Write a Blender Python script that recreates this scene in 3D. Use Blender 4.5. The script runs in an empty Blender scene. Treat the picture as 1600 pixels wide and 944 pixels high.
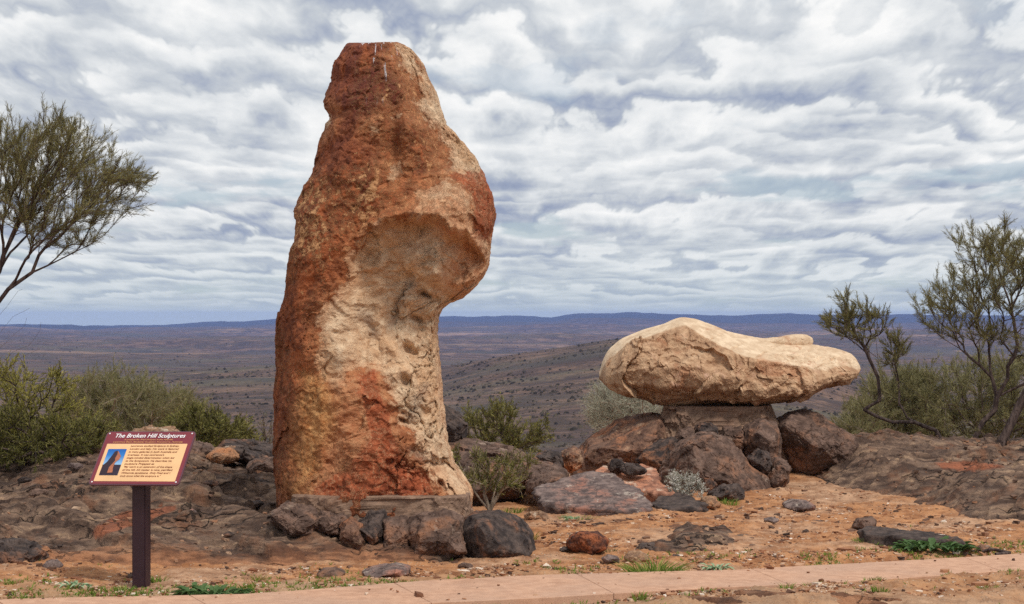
import bpy, math, random
import numpy as np
from mathutils import Vector
random.seed(7)
sc = bpy.context.scene
C = sc.collection
R = math.radians

# ------------------------------------------------------------------ camera
F, HZ, EYE = 3000.0, 495.0, 1.68          # focal length and horizon row in photo pixels, eye height in metres
cam_d = bpy.data.cameras.new('camera'); cam = bpy.data.objects.new('camera', cam_d); C.objects.link(cam)
cam.location = (0, 0, EYE); cam.rotation_euler = (R(90), 0, 0)
cam_d.sensor_width = 36; cam_d.lens = 36*F/1600; cam_d.shift_y = (HZ-472)/1600
cam_d.clip_start = .1; cam_d.clip_end = 80000
cam_d.dof.use_dof = True; cam_d.dof.focus_distance = 15; cam_d.dof.aperture_fstop = 18
sc.camera = cam
sc.view_settings.view_transform = 'Standard'; sc.view_settings.look = 'None'
sc.view_settings.exposure = 0; sc.view_settings.gamma = 1
sc.cycles.max_bounces = 6; sc.cycles.diffuse_bounces = 3; sc.cycles.volume_bounces = 1
sc.cycles.use_denoising = False

# ------------------------------------------------------------------ node helper
class NT:
    def __init__(s, tree):
        s.t = tree; tree.nodes.clear()
    def __call__(s, typ, out=0, ins=None, **props):
        n = s.t.nodes.new(typ)
        for k, v in props.items(): setattr(n, k, v)
        for k, v in (ins or {}).items():
            if isinstance(v, bpy.types.NodeSocket): s.t.links.new(v, n.inputs[k])
            else: n.inputs[k].default_value = v
        return n.outputs[out] if out is not None else n
    def math(s, op, a, b=0.0, clamp=False):
        return s('ShaderNodeMath', ins={0: a, 1: b}, operation=op, use_clamp=clamp)
    def vmath(s, op, a, b=(0, 0, 0)):
        return s('ShaderNodeVectorMath', ins={0: a, 1: b}, operation=op)
    def scale(s, v, f):
        return s('ShaderNodeVectorMath', ins={0: v, 3: f}, operation='SCALE')
    def noise(s, vec, scale, detail=6, rough=.55, dist=0, out=0, norm=True):
        return s('ShaderNodeTexNoise', out=out, ins={'Vector': vec, 'Scale': scale, 'Detail': detail, 'Roughness': rough, 'Distortion': dist}, normalize=norm)
    def ss(s, v, a, b, c=0.0, d=1.0):
        return s('ShaderNodeMapRange', ins={0: v, 1: a, 2: b, 3: c, 4: d}, interpolation_type='SMOOTHSTEP')
    def lin(s, v, a, b, c=0.0, d=1.0):
        return s('ShaderNodeMapRange', ins={0: v, 1: a, 2: b, 3: c, 4: d})
    def mix(s, f, a, b, mode='MIX'):
        n = s.t.nodes.new('ShaderNodeMix'); n.data_type = 'RGBA'; n.blend_type = mode
        for k, v in ((0, f), (6, a), (7, b)):
            if isinstance(v, bpy.types.NodeSocket): s.t.links.new(v, n.inputs[k])
            else: n.inputs[k].default_value = v if k == 0 else (tuple(v)+(1,))[:4]
        return n.outputs[2]
    def ramp(s, v, stops):
        n = s.t.nodes.new('ShaderNodeValToRGB'); s.t.links.new(v, n.inputs[0]); e = n.color_ramp.elements
        while len(e) < len(stops): e.new(.5)
        for i, (p, c) in enumerate(stops): e[i].position = p; e[i].color = (tuple(c)+(1,))[:4]
        return n.outputs[0]
def sr(r, g, b):                            # sRGB 0-255 to linear
    return tuple((v/255/12.92 if v/255 <= .04045 else ((v/255+.055)/1.055)**2.4) for v in (r, g, b))

# ------------------------------------------------------------------ world and sun
SUN_DIR = Vector((.36, -.48, .84)).normalized()
SKX, SKY_, PUF = 75.2, 3.3, 2.8
w = bpy.data.worlds.new('World'); sc.world = w; w.use_nodes = True
n = NT(w.node_tree)
el = math.asin(SUN_DIR.z); az = math.atan2(SUN_DIR.x, SUN_DIR.y)
sky = n('ShaderNodeTexSky', sky_type='NISHITA', sun_disc=False, sun_elevation=el, sun_rotation=az, altitude=300, dust_density=1.5)
bg_clear = n('ShaderNodeBackground', ins={0: sky, 1: .085})
g = n('ShaderNodeTexCoord', out=0)
sp = n('ShaderNodeSeparateXYZ', out=None, ins={0: g})
z = n.math('MAXIMUM', sp.outputs[2], 0.0)
t = n.math('DIVIDE', 1.0, n.math('ADD', z, .05))
# a cloud deck in perspective: rows crowd together towards the horizon
u_ = n.math('MULTIPLY', n('ShaderNodeMath', operation='ARCTAN2', ins={0: sp.outputs[0], 1: sp.outputs[1]}), n.math('MULTIPLY', n.math('POWER', t, .55), 2.1))
v_ = n.math('MULTIPLY', n.math('POWER', t, .68), 1.0)
lnt = n.math('MULTIPLY', n.math('POWER', t, -.45), -4.67)
I = n.vmath('ADD', n('ShaderNodeCombineXYZ', ins={0: u_, 1: lnt, 2: 0.0}), (SKX, SKY_, 0))      # same scale up and across
P = n.vmath('ADD', n('ShaderNodeCombineXYZ', ins={0: u_, 1: v_, 2: 0.0}), (SKX, SKY_, 0))
wob = n.vmath('SUBTRACT', n.noise(I, 4.0, 4, .55, out=1), (.5, .5, .5))
P = n.vmath('ADD', P, n.scale(wob, .12))
bl = 0.0; w_ = 1.0
for k in range(5):                                 # rounded puffs: the absolute value of noise, octave by octave
    q = n('ShaderNodeMath', operation='ABSOLUTE', ins={0: n.noise(n.vmath('ADD', I, (k*3.3, k*1.7, 0)), PUF*2.1**k, 0, .5, norm=False)})
    bl = n.math('ADD', n.math('MULTIPLY', q, w_), bl); w_ *= .55
low_n = n.noise(P, .95, 3, .5)
low_2 = n.noise(n.vmath('ADD', P, (4, 8, 0)), 1.0, 3, .5)
rowv = n.math('ADD', n.math('MULTIPLY', v_, 1.35), n.math('ADD', n.math('MULTIPLY', low_n, 5.0), n.math('MULTIPLY', bl, .78)))
fr_ = n.math('FRACT', rowv)
saw = n.ramp(fr_, [(0, (.30,)*3), (.10, (.88,)*3), (.22, (1,)*3), (.42, (.78,)*3), (.66, (.34,)*3), (.86, (.10,)*3), (1, (.30,)*3)])
saw2_ = n.math('FRACT', n.math('ADD', n.math('MULTIPLY', v_, 3.1), n.math('ADD', n.math('MULTIPLY', low_2, 4.5), n.math('MULTIPLY', bl, .6))))
saw2 = n.ramp(saw2_, [(0, (.30,)*3), (.12, (.9,)*3), (.3, (.85,)*3), (.6, (.4,)*3), (.85, (.2,)*3), (1, (.30,)*3)])
str_ = n.ss(n.noise(n.vmath('ADD', P, (11, 3, 0)), 1.6, 4, .55), .38, .56)
soft = n.lin(n.noise(n.vmath('ADD', P, (1, 13, 0)), 2.0, 9, .6), .34, .66, .05, 1.0)
lit = n.mix(n.math('MULTIPLY', str_, .78), n.mix(.5, soft, saw2), saw)
lit = n.math('ADD', n.math('MULTIPLY', lit, .80), n.math('ADD', n.math('MULTIPLY', soft, .20), n.lin(z, 0, .16, .02, .13)), clamp=True)
d0 = n.noise(n.vmath('ADD', P, (7, 5, 0)), 1.4, 6, .55)
cl = n.ramp(lit, [(0, sr(126, 139, 170)), (.25, sr(155, 166, 189)), (.5, sr(200, 206, 213)), (.75, sr(230, 233, 235)), (1, sr(252, 252, 251))])
hor = n.math('MAXIMUM', n.ss(z, 0.0, .06, .5, 0.0), n.ss(z, .001, .012, 1.0, 0.0))
cl = n.mix(hor, cl, sr(204, 216, 219))
cover = n.math('MAXIMUM', n.ss(d0, .30, .44), n.ss(z, .04, .15, .25, .85))
cover = n.math('MAXIMUM', n.math('MULTIPLY', cover, n.ss(z, -.005, .03, .6, 1.0)), n.ss(z, .001, .010, 1.0, 0.0), clamp=True)
bg_cloud = n('ShaderNodeBackground', ins={0: cl, 1: 1.0})
low = n.mix(n.ss(z, 0, .12), sr(200, 216, 221), sr(170, 192, 214))
bg_low = n('ShaderNodeBackground', ins={0: low, 1: .95})
veil = n('ShaderNodeMixShader', ins={0: .80, 1: bg_clear, 2: bg_low})
mixs = n('ShaderNodeMixShader', ins={0: cover, 1: veil, 2: bg_cloud})
n('ShaderNodeOutputWorld', out=None, ins={0: mixs})
w.cycles.sampling_method = 'MANUAL'; w.cycles.sample_map_resolution = 512

sl = bpy.data.lights.new('sun', 'SUN'); sun = bpy.data.objects.new('sun', sl); C.objects.link(sun)
sl.energy = 2.5; sl.angle = R(10); sl.color = (1, .94, .85)
sun.rotation_euler = SUN_DIR.to_track_quat('Z', 'Y').to_euler(); sun.location = (10, -5, 30)

# ------------------------------------------------------------------ numpy noise
_r = np.random.RandomState(11)
_perm = _r.permutation(256); _perm = np.concatenate([_perm, _perm, _perm]).astype(np.int32)
_g = _r.normal(size=(256, 3)); _g /= np.linalg.norm(_g, axis=1)[:, None]; _g = _g.astype(np.float32)
def perlin(p):
    p = np.asarray(p, dtype=np.float32)
    i = np.floor(p).astype(np.int32); f = p-i; i &= 255
    u = f*f*f*(f*(f*6-15)+10); out = 0
    for dx in (0, 1):
        wx = u[..., 0] if dx else 1-u[..., 0]; ax = _perm[(i[..., 0]+dx)]
        for dy in (0, 1):
            wy = u[..., 1] if dy else 1-u[..., 1]; ay = _perm[ax+((i[..., 1]+dy) & 255)]
            for dz in (0, 1):
                wz = u[..., 2] if dz else 1-u[..., 2]; gi = _g[_perm[ay+((i[..., 2]+dz) & 255)]]
                out = out+wx*wy*wz*(gi[..., 0]*(f[..., 0]-dx)+gi[..., 1]*(f[..., 1]-dy)+gi[..., 2]*(f[..., 2]-dz))
    return out*1.5
def fbm(p, o=5, lac=2.03, gain=.5):
    p = np.asarray(p, dtype=np.float32); a = 1.0; s = 0; q = p
    for k in range(o): s = s+a*perlin(q+17.3*k); a *= gain; q = q*lac
    return s
def ridged(p, o=5, lac=2.03, gain=.5):
    p = np.asarray(p, dtype=np.float32); a = 1.0; s = 0; q = p
    for k in range(o): s = s+a*(1-2*np.abs(perlin(q+9.1*k))); a *= gain; q = q*lac
    return s
def _hash(i, n):
    out = []
    for k in range(n):
        h = (i[..., 0]*374761393+i[..., 1]*668265263+i[..., 2]*2147483647+k*974634777).astype(np.int64) & 0xffffffff
        h = ((h ^ (h >> 13))*1274126177) & 0xffffffff; out.append(((h ^ (h >> 16)) & 0xffff)/65535.0)
    return out
def cells(p, planar=False):
    """Cell noise: distance to the nearest cell border, the cell's random value and a tilted plane inside it."""
    p = np.asarray(p, dtype=np.float32); i = np.floor(p).astype(np.int64)
    f1 = np.full(p.shape[:-1], 9.0); f2 = f1.copy(); val = f1*0; tilt = f1*0
    for dx in (-1, 0, 1):
        for dy in (-1, 0, 1):
            for dz in ((0,) if planar else (-1, 0, 1)):
                c = i+np.array([dx, dy, dz]); 
                if planar: c[..., 2] = i[..., 2]
                h = _hash(c, 7); q = c+np.stack([h[0], h[1], (h[2] if not planar else 0*h[2])], -1); v = p-q
                if planar: v[..., 2] = 0
                d = np.sqrt((v**2).sum(-1)); tl = v[..., 0]*(h[4]-.5)+v[..., 1]*(h[5]-.5)+v[..., 2]*(h[6]-.5)
                near = d < f1; f2 = np.where(near, f1, np.minimum(f2, d)); val = np.where(near, h[3], val); tilt = np.where(near, tl*2, tilt); f1 = np.where(near, d, f1)
    return f2-f1, val, tilt
def sstep(a, b, x):
    t = np.clip((x-a)/(b-a), 0, 1); return t*t*(3-2*t)
def sdf(poly, x, y):                         # signed distance to a polygon, positive inside
    poly = np.array(poly, float); d = np.full(x.shape, 1e18); ins = np.zeros(x.shape, bool)
    for (x0, y0), (x1, y1) in zip(poly, np.roll(poly, -1, 0)):
        ex, ey = x1-x0, y1-y0; wx, wy = x-x0, y-y0
        tt = np.clip((wx*ex+wy*ey)/(ex*ex+ey*ey+1e-12), 0, 1)
        d = np.minimum(d, (wx-ex*tt)**2+(wy-ey*tt)**2)
        c = ((y0 > y) != (y1 > y)) & (x < (x1-x0)*(y-y0)/((y1-y0)+1e-12)+x0); ins ^= c
    return np.where(ins, 1, -1)*np.sqrt(d)
def dline(pts, x, y):                        # distance to a polyline
    d = np.full(x.shape, 1e18)
    for (x0, y0), (x1, y1) in zip(pts[:-1], pts[1:]):
        ex, ey = x1-x0, y1-y0; wx, wy = x-x0, y-y0
        tt = np.clip((wx*ex+wy*ey)/(ex*ex+ey*ey+1e-12), 0, 1)
        d = np.minimum(d, (wx-ex*tt)**2+(wy-ey*tt)**2)
    return np.sqrt(d)

# ------------------------------------------------------------------ mesh helpers
def tag(o, label=None, cat=None, group=None, kind=None):
    if label: o['label'] = label
    if cat: o['category'] = cat
    if group: o['group'] = group
    if kind: o['kind'] = kind
    return o
def link(name, me, mat=None, parent=None, loc=None):
    o = bpy.data.objects.new(name, me); C.objects.link(o)
    if mat is not None and me is not None and len(me.materials) == 0: me.materials.append(mat)
    if parent is not None: o.parent = parent
    if loc is not None: o.location = loc
    return o
def empty(name, loc=(0, 0, 0), rz=0):
    o = bpy.data.objects.new(name, None); C.objects.link(o); o.location = loc; o.rotation_euler = (0, 0, rz); o.empty_display_size = .1
    return o
def mesh_np(name, V, faces, attrs=None, smooth=True):
    V = np.asarray(V, dtype=np.float32).reshape(-1, 3); faces = np.asarray(faces, dtype=np.int32); k = faces.shape[1]
    me = bpy.data.meshes.new(name); me.vertices.add(len(V)); me.vertices.foreach_set('co', V.ravel())
    me.loops.add(faces.size); me.loops.foreach_set('vertex_index', faces.ravel())
    me.polygons.add(len(faces)); me.polygons.foreach_set('loop_start', np.arange(len(faces), dtype=np.int32)*k)
    me.polygons.foreach_set('use_smooth', np.full(len(faces), smooth))
    me.update(calc_edges=True)
    for a, v in (attrs or {}).items():
        me.attributes.new(a, 'FLOAT', 'POINT').data.foreach_set('value', np.asarray(v, dtype=np.float32).ravel())
    return me
def grid_faces(nr, nc, wrap=False):
    i = np.arange(nr-1)[:, None]; j = np.arange(nc if wrap else nc-1)[None, :]; j2 = (j+1) % nc
    f = np.stack([i*nc+j, i*nc+j2, (i+1)*nc+j2, (i+1)*nc+j], -1)
    return f.reshape(-1, 4)
def origin_to(o, c):                          # move an object's origin to c, keeping it where it is
    me = o.data; n_ = len(me.vertices); a = np.empty(n_*3, np.float32); me.vertices.foreach_get('co', a)
    a = a.reshape(-1, 3)-np.array(c, np.float32); me.vertices.foreach_set('co', a.ravel()); me.update(); o.location = c
def W(px, py, Y): return ((px-800)/F*Y, Y, EYE-(py-HZ)/F*Y)
def gp(px, py):                               # the flat ground point seen at a pixel
    Y = EYE*F/(py-HZ); return ((px-800)/F*Y, Y)

# ------------------------------------------------------------------ materials
def new_mat(name):
    m = bpy.data.materials.new(name); m.use_nodes = True; return m, NT(m.node_tree)
def finish(n, col, rough=.9, height=None, bstr=.5, bdist=.02, spec=.25, **extra):
    ins = {'Base Color': col if isinstance(col, bpy.types.NodeSocket) else (tuple(col)+(1,))[:4], 'Roughness': rough, 'Specular IOR Level': spec}
    if height is not None: ins['Normal'] = n('ShaderNodeBump', ins={'Height': height, 'Strength': bstr, 'Distance': bdist})
    ins.update(extra)
    b = n('ShaderNodeBsdfPrincipled', ins=ins); n('ShaderNodeOutputMaterial', out=None, ins={0: b})
def plain(name, col, rough=.7, var=.15, spec=.3, metal=0, scale=8):
    m, n = new_mat(name); p = n('ShaderNodeNewGeometry', out=0)
    v = n.noise(p, scale, 4); c = n.mix(n.lin(v, .3, .7, 0, 1), tuple(x*(1-var) for x in col), tuple(min(1, x*(1+var)) for x in col))
    finish(n, c, rough, spec=spec, Metallic=metal); return m
def pos(n): return n('ShaderNodeNewGeometry', out=0)
def rock_mat(name, base, dark, warm, warm_amt=.5, scale=1.0, strata=.0, seed=0.0, bump=1.0, pale=None, pale_amt=.0):
    m, n = new_mat(name); p = n.vmath('ADD', pos(n), (seed*3.7, seed*1.3, seed*2.1))
    big = n.noise(p, 1.6*scale, 5, .6, .6); mid = n.noise(p, 9*scale, 7, .62); fine = n.noise(p, 70*scale, 4, .65)
    c = n.mix(n.ss(mid, .34, .66), dark, base)
    wm = n.math('ADD', big, n.math('MULTIPLY', n.math('SUBTRACT', mid, .5), .55))
    c = n.mix(n.ss(wm, .60-warm_amt*.30, .82-warm_amt*.28, 0, .78), c, warm)
    if pale is not None:
        pn = n.noise(n.vmath('ADD', p, (9, 4, 2)), 4*scale, 9, .72)
        c = n.mix(n.math('MULTIPLY', n.ss(pn, .60-pale_amt*.1, .66-pale_amt*.1), .8), c, pale)
    spk = n.noise(p, 30*scale, 6, .72)
    c = n.mix(n.ss(spk, .54, .68, 0, .6), c, n.mix(1.0, c, (.42, .38, .36), 'MULTIPLY'))
    c = n.mix(n.ss(spk, .45, .32, 0, .5), c, n.mix(1.0, c, (1.6, 1.5, 1.42), 'MULTIPLY'))
    c = n.mix(n.lin(fine, .25, .75, .0, .45), c, n.mix(1.0, c, (.45, .42, .4), 'MULTIPLY'))
    v = n('ShaderNodeTexVoronoi', out=0, ins={'Vector': n.vmath('ADD', p, n.scale(n.noise(p, 6, 4, out=1), .18)), 'Scale': 3.2*scale}, feature='DISTANCE_TO_EDGE')
    crack = n.math('MULTIPLY', n.ss(v, 0, .022, 1, 0), n.ss(big, .45, .6))
    c = n.mix(n.math('MULTIPLY', crack, .55), c, tuple(x*.35 for x in dark))
    h = n.math('ADD', n.math('MULTIPLY', mid, 1.0), n.math('MULTIPLY', fine, .28))
    h = n.math('SUBTRACT', h, n.math('MULTIPLY', crack, .35))
    if strata:
        q = n('ShaderNodeVectorMath', operation='MULTIPLY', ins={0: p, 1: (1.2, 1.2, 9.0)})
        q = n.vmath('ADD', q, n('ShaderNodeVectorMath', operation='MULTIPLY', ins={0: n.noise(p, 1.5, 3, out=1), 1: (0, 0, 3.0)}))
        s_ = n.noise(q, 2.4, 6, .6); h = n.math('ADD', h, n.math('MULTIPLY', s_, strata*1.4))
        c = n.mix(n.ss(s_, .42, .62, .0, .5*strata), c, n.mix(1.0, c, (1.6, 1.5, 1.4), 'MULTIPLY'))
        c = n.mix(n.ss(s_, .30, .42, .6*strata, .0), c, tuple(x*.6 for x in dark))
    finish(n, c, .88, h, .75*bump, .03/scale**.5)
    return m

GREY, DGREY, WARM = sr(112, 96, 88), sr(60, 50, 47), sr(170, 92, 50)
M_out_l = None
M_boulder = rock_mat('boulder_rock', sr(128, 104, 92), sr(82, 64, 56), sr(152, 104, 74), .25, 1.0, .15, 1, pale=sr(160, 140, 125), pale_amt=.1)
M_boulder_dark = rock_mat('dark_boulder_rock', sr(98, 84, 78), sr(54, 46, 45), sr(150, 98, 66), .22, 1.2, .2, 2)
M_boulder_red = rock_mat('rusty_boulder_rock', sr(136, 104, 86), sr(92, 68, 58), sr(182, 116, 76), .50, 1.0, .5, 3, pale=sr(170, 140, 115), pale_amt=.3)
M_slab_grey = rock_mat('grey_slab_rock', sr(138, 120, 114), sr(88, 74, 72), sr(168, 112, 92), .25, 1.5, .35, 4, pale=sr(184, 170, 158), pale_amt=.25)
M_slab_pink = rock_mat('pink_slab_rock', sr(186, 136, 112), sr(130, 88, 72), sr(200, 130, 95), .5, 1.5, .3, 5, pale=sr(205, 180, 160), pale_amt=.5)
M_red_ball = rock_mat('red_brown_rock', sr(98, 62, 50), sr(56, 38, 36), sr(168, 98, 62), .42, 2.2, .0, 6, bump=.7)
M_tan = rock_mat('tan_rock', sr(170, 136, 108), sr(120, 92, 74), sr(180, 120, 80), .4, 1.6, .2, 7, pale=sr(205, 190, 170), pale_amt=.4)
M_mortar = rock_mat('mortar', sr(158, 130, 110), sr(124, 99, 84), sr(136, 102, 82), .4, 1.4, .0, 8, bump=.6)

# pillar stone: regions come from attributes, their ragged edges from noise
def pillar_mat():
    m, n = new_mat('painted_sandstone'); p = pos(n)
    A = lambda a: n('ShaderNodeAttribute', out=2, attribute_name=a)
    rag = n.math('MULTIPLY', n.math('SUBTRACT', n.noise(p, 6.0, 12, .74, .5), .5), 90.0)
    rag2 = n.math('MULTIPLY', n.math('SUBTRACT', n.noise(n.vmath('ADD', p, (5, 2, 8)), 7, 10, .7), .5), 80.0)
    soft = n.math('MULTIPLY', n.math('SUBTRACT', n.noise(n.vmath('ADD', p, (1, 7, 3)), 2.2, 6, .6), .5), 110.0)
    mid = n.noise(p, 14, 8, .65); fine = n.noise(p, 90, 4, .7); big = n.noise(p, 2.1, 5, .6)
    crm = n.mix(n.ss(mid, .35, .68), sr(208, 172, 138), sr(242, 214, 180))
    crm = n.mix(n.ss(big, .46, .66, 0, .55), crm, sr(218, 170, 126))
    brn = n.mix(n.ss(mid, .36, .66), sr(116, 66, 44), sr(166, 98, 64))
    brn = n.mix(n.ss(n.math('ADD', big, n.math('MULTIPLY', n.math('SUBTRACT', mid, .5), .4)), .46, .62, 0, .7), brn, sr(190, 112, 70))
    # dark plum streaked patina towards the summit
    stk = n('ShaderNodeVectorMath', operation='MULTIPLY', ins={0: p, 1: (9, 9, 1.6)})
    brn = n.mix(n.math('MULTIPLY', n.ss(A('top'), 0, 1), n.ss(n.noise(stk, 1, 5, .6), .38, .62, .25, .85)), brn, sr(112, 60, 50))
    # flaked chips that bare the pale stone
    chip = n.noise(n.vmath('ADD', p, (3, 3, 3)), 17, 9, .72, .4)
    chipa = n.noise(n.vmath('ADD', p, (8, 1, 3)), 2.4, 3, .5)
    ridge = n.math('ABSOLUTE', n.math('SUBTRACT', chip, .5))
    vein = n.math('MULTIPLY', n.ss(ridge, .004, .022, 1, 0), n.ss(n.math('ADD', chipa, n.math('MULTIPLY', A('flake'), .22)), .50, .66))
    chips = n.ss(n.math('ADD', chip, n.math('MULTIPLY', A('flake'), .10)), .665, .69)
    brn = n.mix(n.math('MULTIPLY', n.math('MAXIMUM', vein, chips), .85), brn, sr(206, 158, 112))
    c = brn
    gold = n.mix(n.ss(mid, .35, .65), sr(188, 126, 72), sr(224, 174, 116))
    red = n.mix(n.ss(mid, .35, .65), sr(146, 68, 42), sr(190, 104, 68))
    rust = n.math('MULTIPLY', n.ss(n.math('ADD', A('cream'), n.math('MULTIPLY', soft, .5)), -34, 2), n.ss(n.math('ADD', A('cream'), n.math('MULTIPLY', soft, .5)), 22, -10))
    fc = n.ss(n.math('ADD', A('cream'), rag), -2.5, 4)
    fg = n.ss(n.math('ADD', A('gold'), soft), -22, 22)
    fr = n.ss(n.math('ADD', A('red'), n.math('MULTIPLY', n.math('ADD', rag2, soft), .55)), -4, 4)
    fo = n.ss(n.math('ADD', A('orange'), soft), -26, 26)
    c = n.mix(fc, c, crm)
    c = n.mix(n.math('MULTIPLY', rust, .55), c, n.mix(n.ss(mid, .3, .7), sr(186, 110, 68), sr(222, 162, 114)))
    c = n.mix(n.math('MULTIPLY', fo, .75), c, n.mix(n.ss(mid, .3, .7), sr(192, 122, 82), sr(220, 166, 122)))
    c = n.mix(n.math('MULTIPLY', fg, .8), c, gold)
    c = n.mix(n.math('MULTIPLY', fr, n.ss(mid, .30, .62, .45, .9)), c, red)
    veinw = n.math('MULTIPLY', n.ss(n.math('ABSOLUTE', n.math('SUBTRACT', n.noise(p, 8, 10, .7, 1.0), .5)), .002, .012, 1, 0), n.ss(n.math('ADD', A('red'), 30.0), 0, 30))
    c = n.mix(n.math('MULTIPLY', veinw, .7), c, sr(216, 176, 136))
    spk = n.noise(n.vmath('ADD', p, (6, 6, 6)), 38, 6, .72)
    c = n.mix(n.ss(spk, .56, .70, 0, .40), c, n.mix(1.0, c, (.48, .42, .38), 'MULTIPLY'))
    c = n.mix(n.ss(spk, .44, .32, 0, .35), c, n.mix(1.0, c, (1.35, 1.3, 1.25), 'MULTIPLY'))
    c = n.mix(n.math('MULTIPLY', n.ss(n.math('ADD', A('grey'), n.math('MULTIPLY', rag2, .5)), -8, 10), .42), c, sr(120, 108, 104))
    # bird lime running down from the summit
    dr = n('ShaderNodeVectorMath', operation='MULTIPLY', ins={0: p, 1: (34, 10, 1.9)})
    c = n.mix(n.math('MULTIPLY', n.ss(n.noise(dr, 1.0, 3, .6), .60, .63), n.ss(A('lime'), 0, .6)), c, sr(212, 204, 208))
    c = n.mix(n.lin(fine, .25, .75, 0, .4), c, n.mix(1.0, c, (.5, .46, .44), 'MULTIPLY'))
    h = n.math('ADD', n.math('MULTIPLY', mid, .9), n.math('ADD', n.math('MULTIPLY', spk, -.35), n.math('MULTIPLY', fine, .30)))
    h = n.math('SUBTRACT', h, n.math('MULTIPLY', n.math('MAXIMUM', vein, chips), .12))
    h = n.math('SUBTRACT', h, n.math('MULTIPLY', fc, .10))
    finish(n, c, .85, h, .9, .035); return m
M_pillar = pillar_mat()
def float_mat():
    m, n = new_mat('pale_sandstone'); p = pos(n)
    mid = n.noise(p, 10, 8, .65); fine = n.noise(p, 80, 4, .7); big = n.noise(p, 2.4, 6, .62, .8)
    A = lambda a: n('ShaderNodeAttribute', out=2, attribute_name=a)
    c = n.mix(n.ss(mid, .34, .68), sr(200, 172, 142), sr(232, 208, 178))
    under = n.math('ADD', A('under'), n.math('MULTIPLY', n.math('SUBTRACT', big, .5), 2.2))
    c = n.mix(n.ss(under, .25, .85, 0, .85), c, n.mix(n.ss(mid, .35, .65), sr(160, 120, 90), sr(206, 168, 132)))  # own tan below the ridge, darkened further as underside shade put into the colour
    c = n.mix(n.math('MULTIPLY', n.ss(big, .56, .66), .55), c, sr(180, 124, 90))
    pk = n.noise(n.vmath('ADD', p, (4, 4, 9)), 6, 9, .72)
    c = n.mix(n.math('MULTIPLY', n.ss(pk, .56, .64), n.math('MULTIPLY', A('pink'), .8)), c, sr(226, 186, 160))
    c = n.mix(n.math('MULTIPLY', n.ss(n.noise(p, 22, 6, .7), .58, .66), n.math('MULTIPLY', A('end'), .8)), c, sr(158, 96, 62))
    c = n.mix(n.lin(fine, .25, .75, 0, .35), c, n.mix(1.0, c, (.5, .46, .44), 'MULTIPLY'))
    spk = n.noise(n.vmath('ADD', p, (6, 6, 6)), 30, 6, .72)
    c = n.mix(n.ss(spk, .56, .70, 0, .5), c, n.mix(1.0, c, (.52, .45, .40), 'MULTIPLY'))
    c = n.mix(n.ss(spk, .44, .32, 0, .35), c, n.mix(1.0, c, (1.25, 1.22, 1.2), 'MULTIPLY'))
    h = n.math('ADD', n.math('SUBTRACT', mid, n.math('MULTIPLY', spk, .3)), n.math('MULTIPLY', fine, .25)); finish(n, c, .85, h, n.lin(A('under'), 0, 1, .35, .8), .03); return m
M_float = float_mat()

def outcrop_mat(name, seed, orange_amt):
    m, n = new_mat(name); p = n.vmath('ADD', pos(n), (seed, seed*.7, 0))
    A = lambda a: n('ShaderNodeAttribute', out=2, attribute_name=a)
    big = n.noise(p, .9, 6, .6, .8); mid = n.noise(p, 7, 8, .65); fine = n.noise(p, 60, 4, .7)
    q = n('ShaderNodeVectorMath', operation='MULTIPLY', ins={0: p, 1: (1.0, 2.6, 7.0)})
    q = n.vmath('ADD', q, n.scale(n.noise(p, 1.2, 3, out=1), 2.2))
    lay = n.noise(q, 2.2, 7, .62)
    c = n.mix(n.ss(lay, .38, .62), sr(84, 66, 57), sr(142, 116, 98))
    c = n.mix(n.math('MULTIPLY', n.ss(lay, .57, .66), .7), c, sr(178, 148, 120))
    c = n.mix(n.math('MULTIPLY', n.ss(n.noise(n.vmath('ADD', p, (2, 2, 2)), 1.7, 7, .65), .52, .64), .6), c, sr(142, 96, 70))
    cw = n.vmath('ADD', q, n.scale(n.noise(p, 5, 4, out=1), .9))
    cr = n('ShaderNodeTexVoronoi', out=0, ins={'Vector': cw, 'Scale': .75}, feature='DISTANCE_TO_EDGE')
    crack = n.math('MULTIPLY', n.ss(cr, 0, .035, 1, 0), n.ss(big, .40, .55))
    c = n.mix(n.math('MULTIPLY', crack, .75), c, sr(44, 34, 30))
    om = n.math('ADD', A('orange'), n.math('ADD', n.math('MULTIPLY', n.math('SUBTRACT', big, .5), 1.6), n.math('MULTIPLY', n.math('SUBTRACT', mid, .5), 1.0)))
    org = n.mix(n.ss(lay, .38, .62), sr(120, 80, 58), sr(182, 126, 90))
    c = n.mix(n.math('MULTIPLY', n.ss(om, .40-orange_amt, .95-orange_amt), .85), c, org)
    c = n.mix(n.math('MULTIPLY', n.ss(A('patch'), 0, .5), .85), c, n.mix(n.ss(mid, .35, .65), sr(134, 80, 58), sr(176, 108, 78)))
    spk = n.noise(p, 26, 7, .74)
    c = n.mix(n.ss(spk, .54, .68, 0, .65), c, n.mix(1.0, c, (.36, .33, .32), 'MULTIPLY'))
    c = n.mix(n.ss(spk, .45, .32, 0, .5), c, n.mix(1.0, c, (1.6, 1.5, 1.42), 'MULTIPLY'))
    c = n.mix(n.lin(fine, .25, .75, 0, .45), c, n.mix(1.0, c, (.45, .42, .4), 'MULTIPLY'))
    c = n.mix(n.math('MULTIPLY', crack, .5), c, sr(44, 34, 30))
    h = n.math('ADD', n.math('SUBTRACT', n.math('MULTIPLY', lay, 1.1), n.math('MULTIPLY', crack, .5)), n.math('ADD', n.math('MULTIPLY', mid, .5), n.math('ADD', n.math('MULTIPLY', spk, -.4), n.math('MULTIPLY', fine, .2))))
    finish(n, c, .9, h, 1.0, .045); return m

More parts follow.
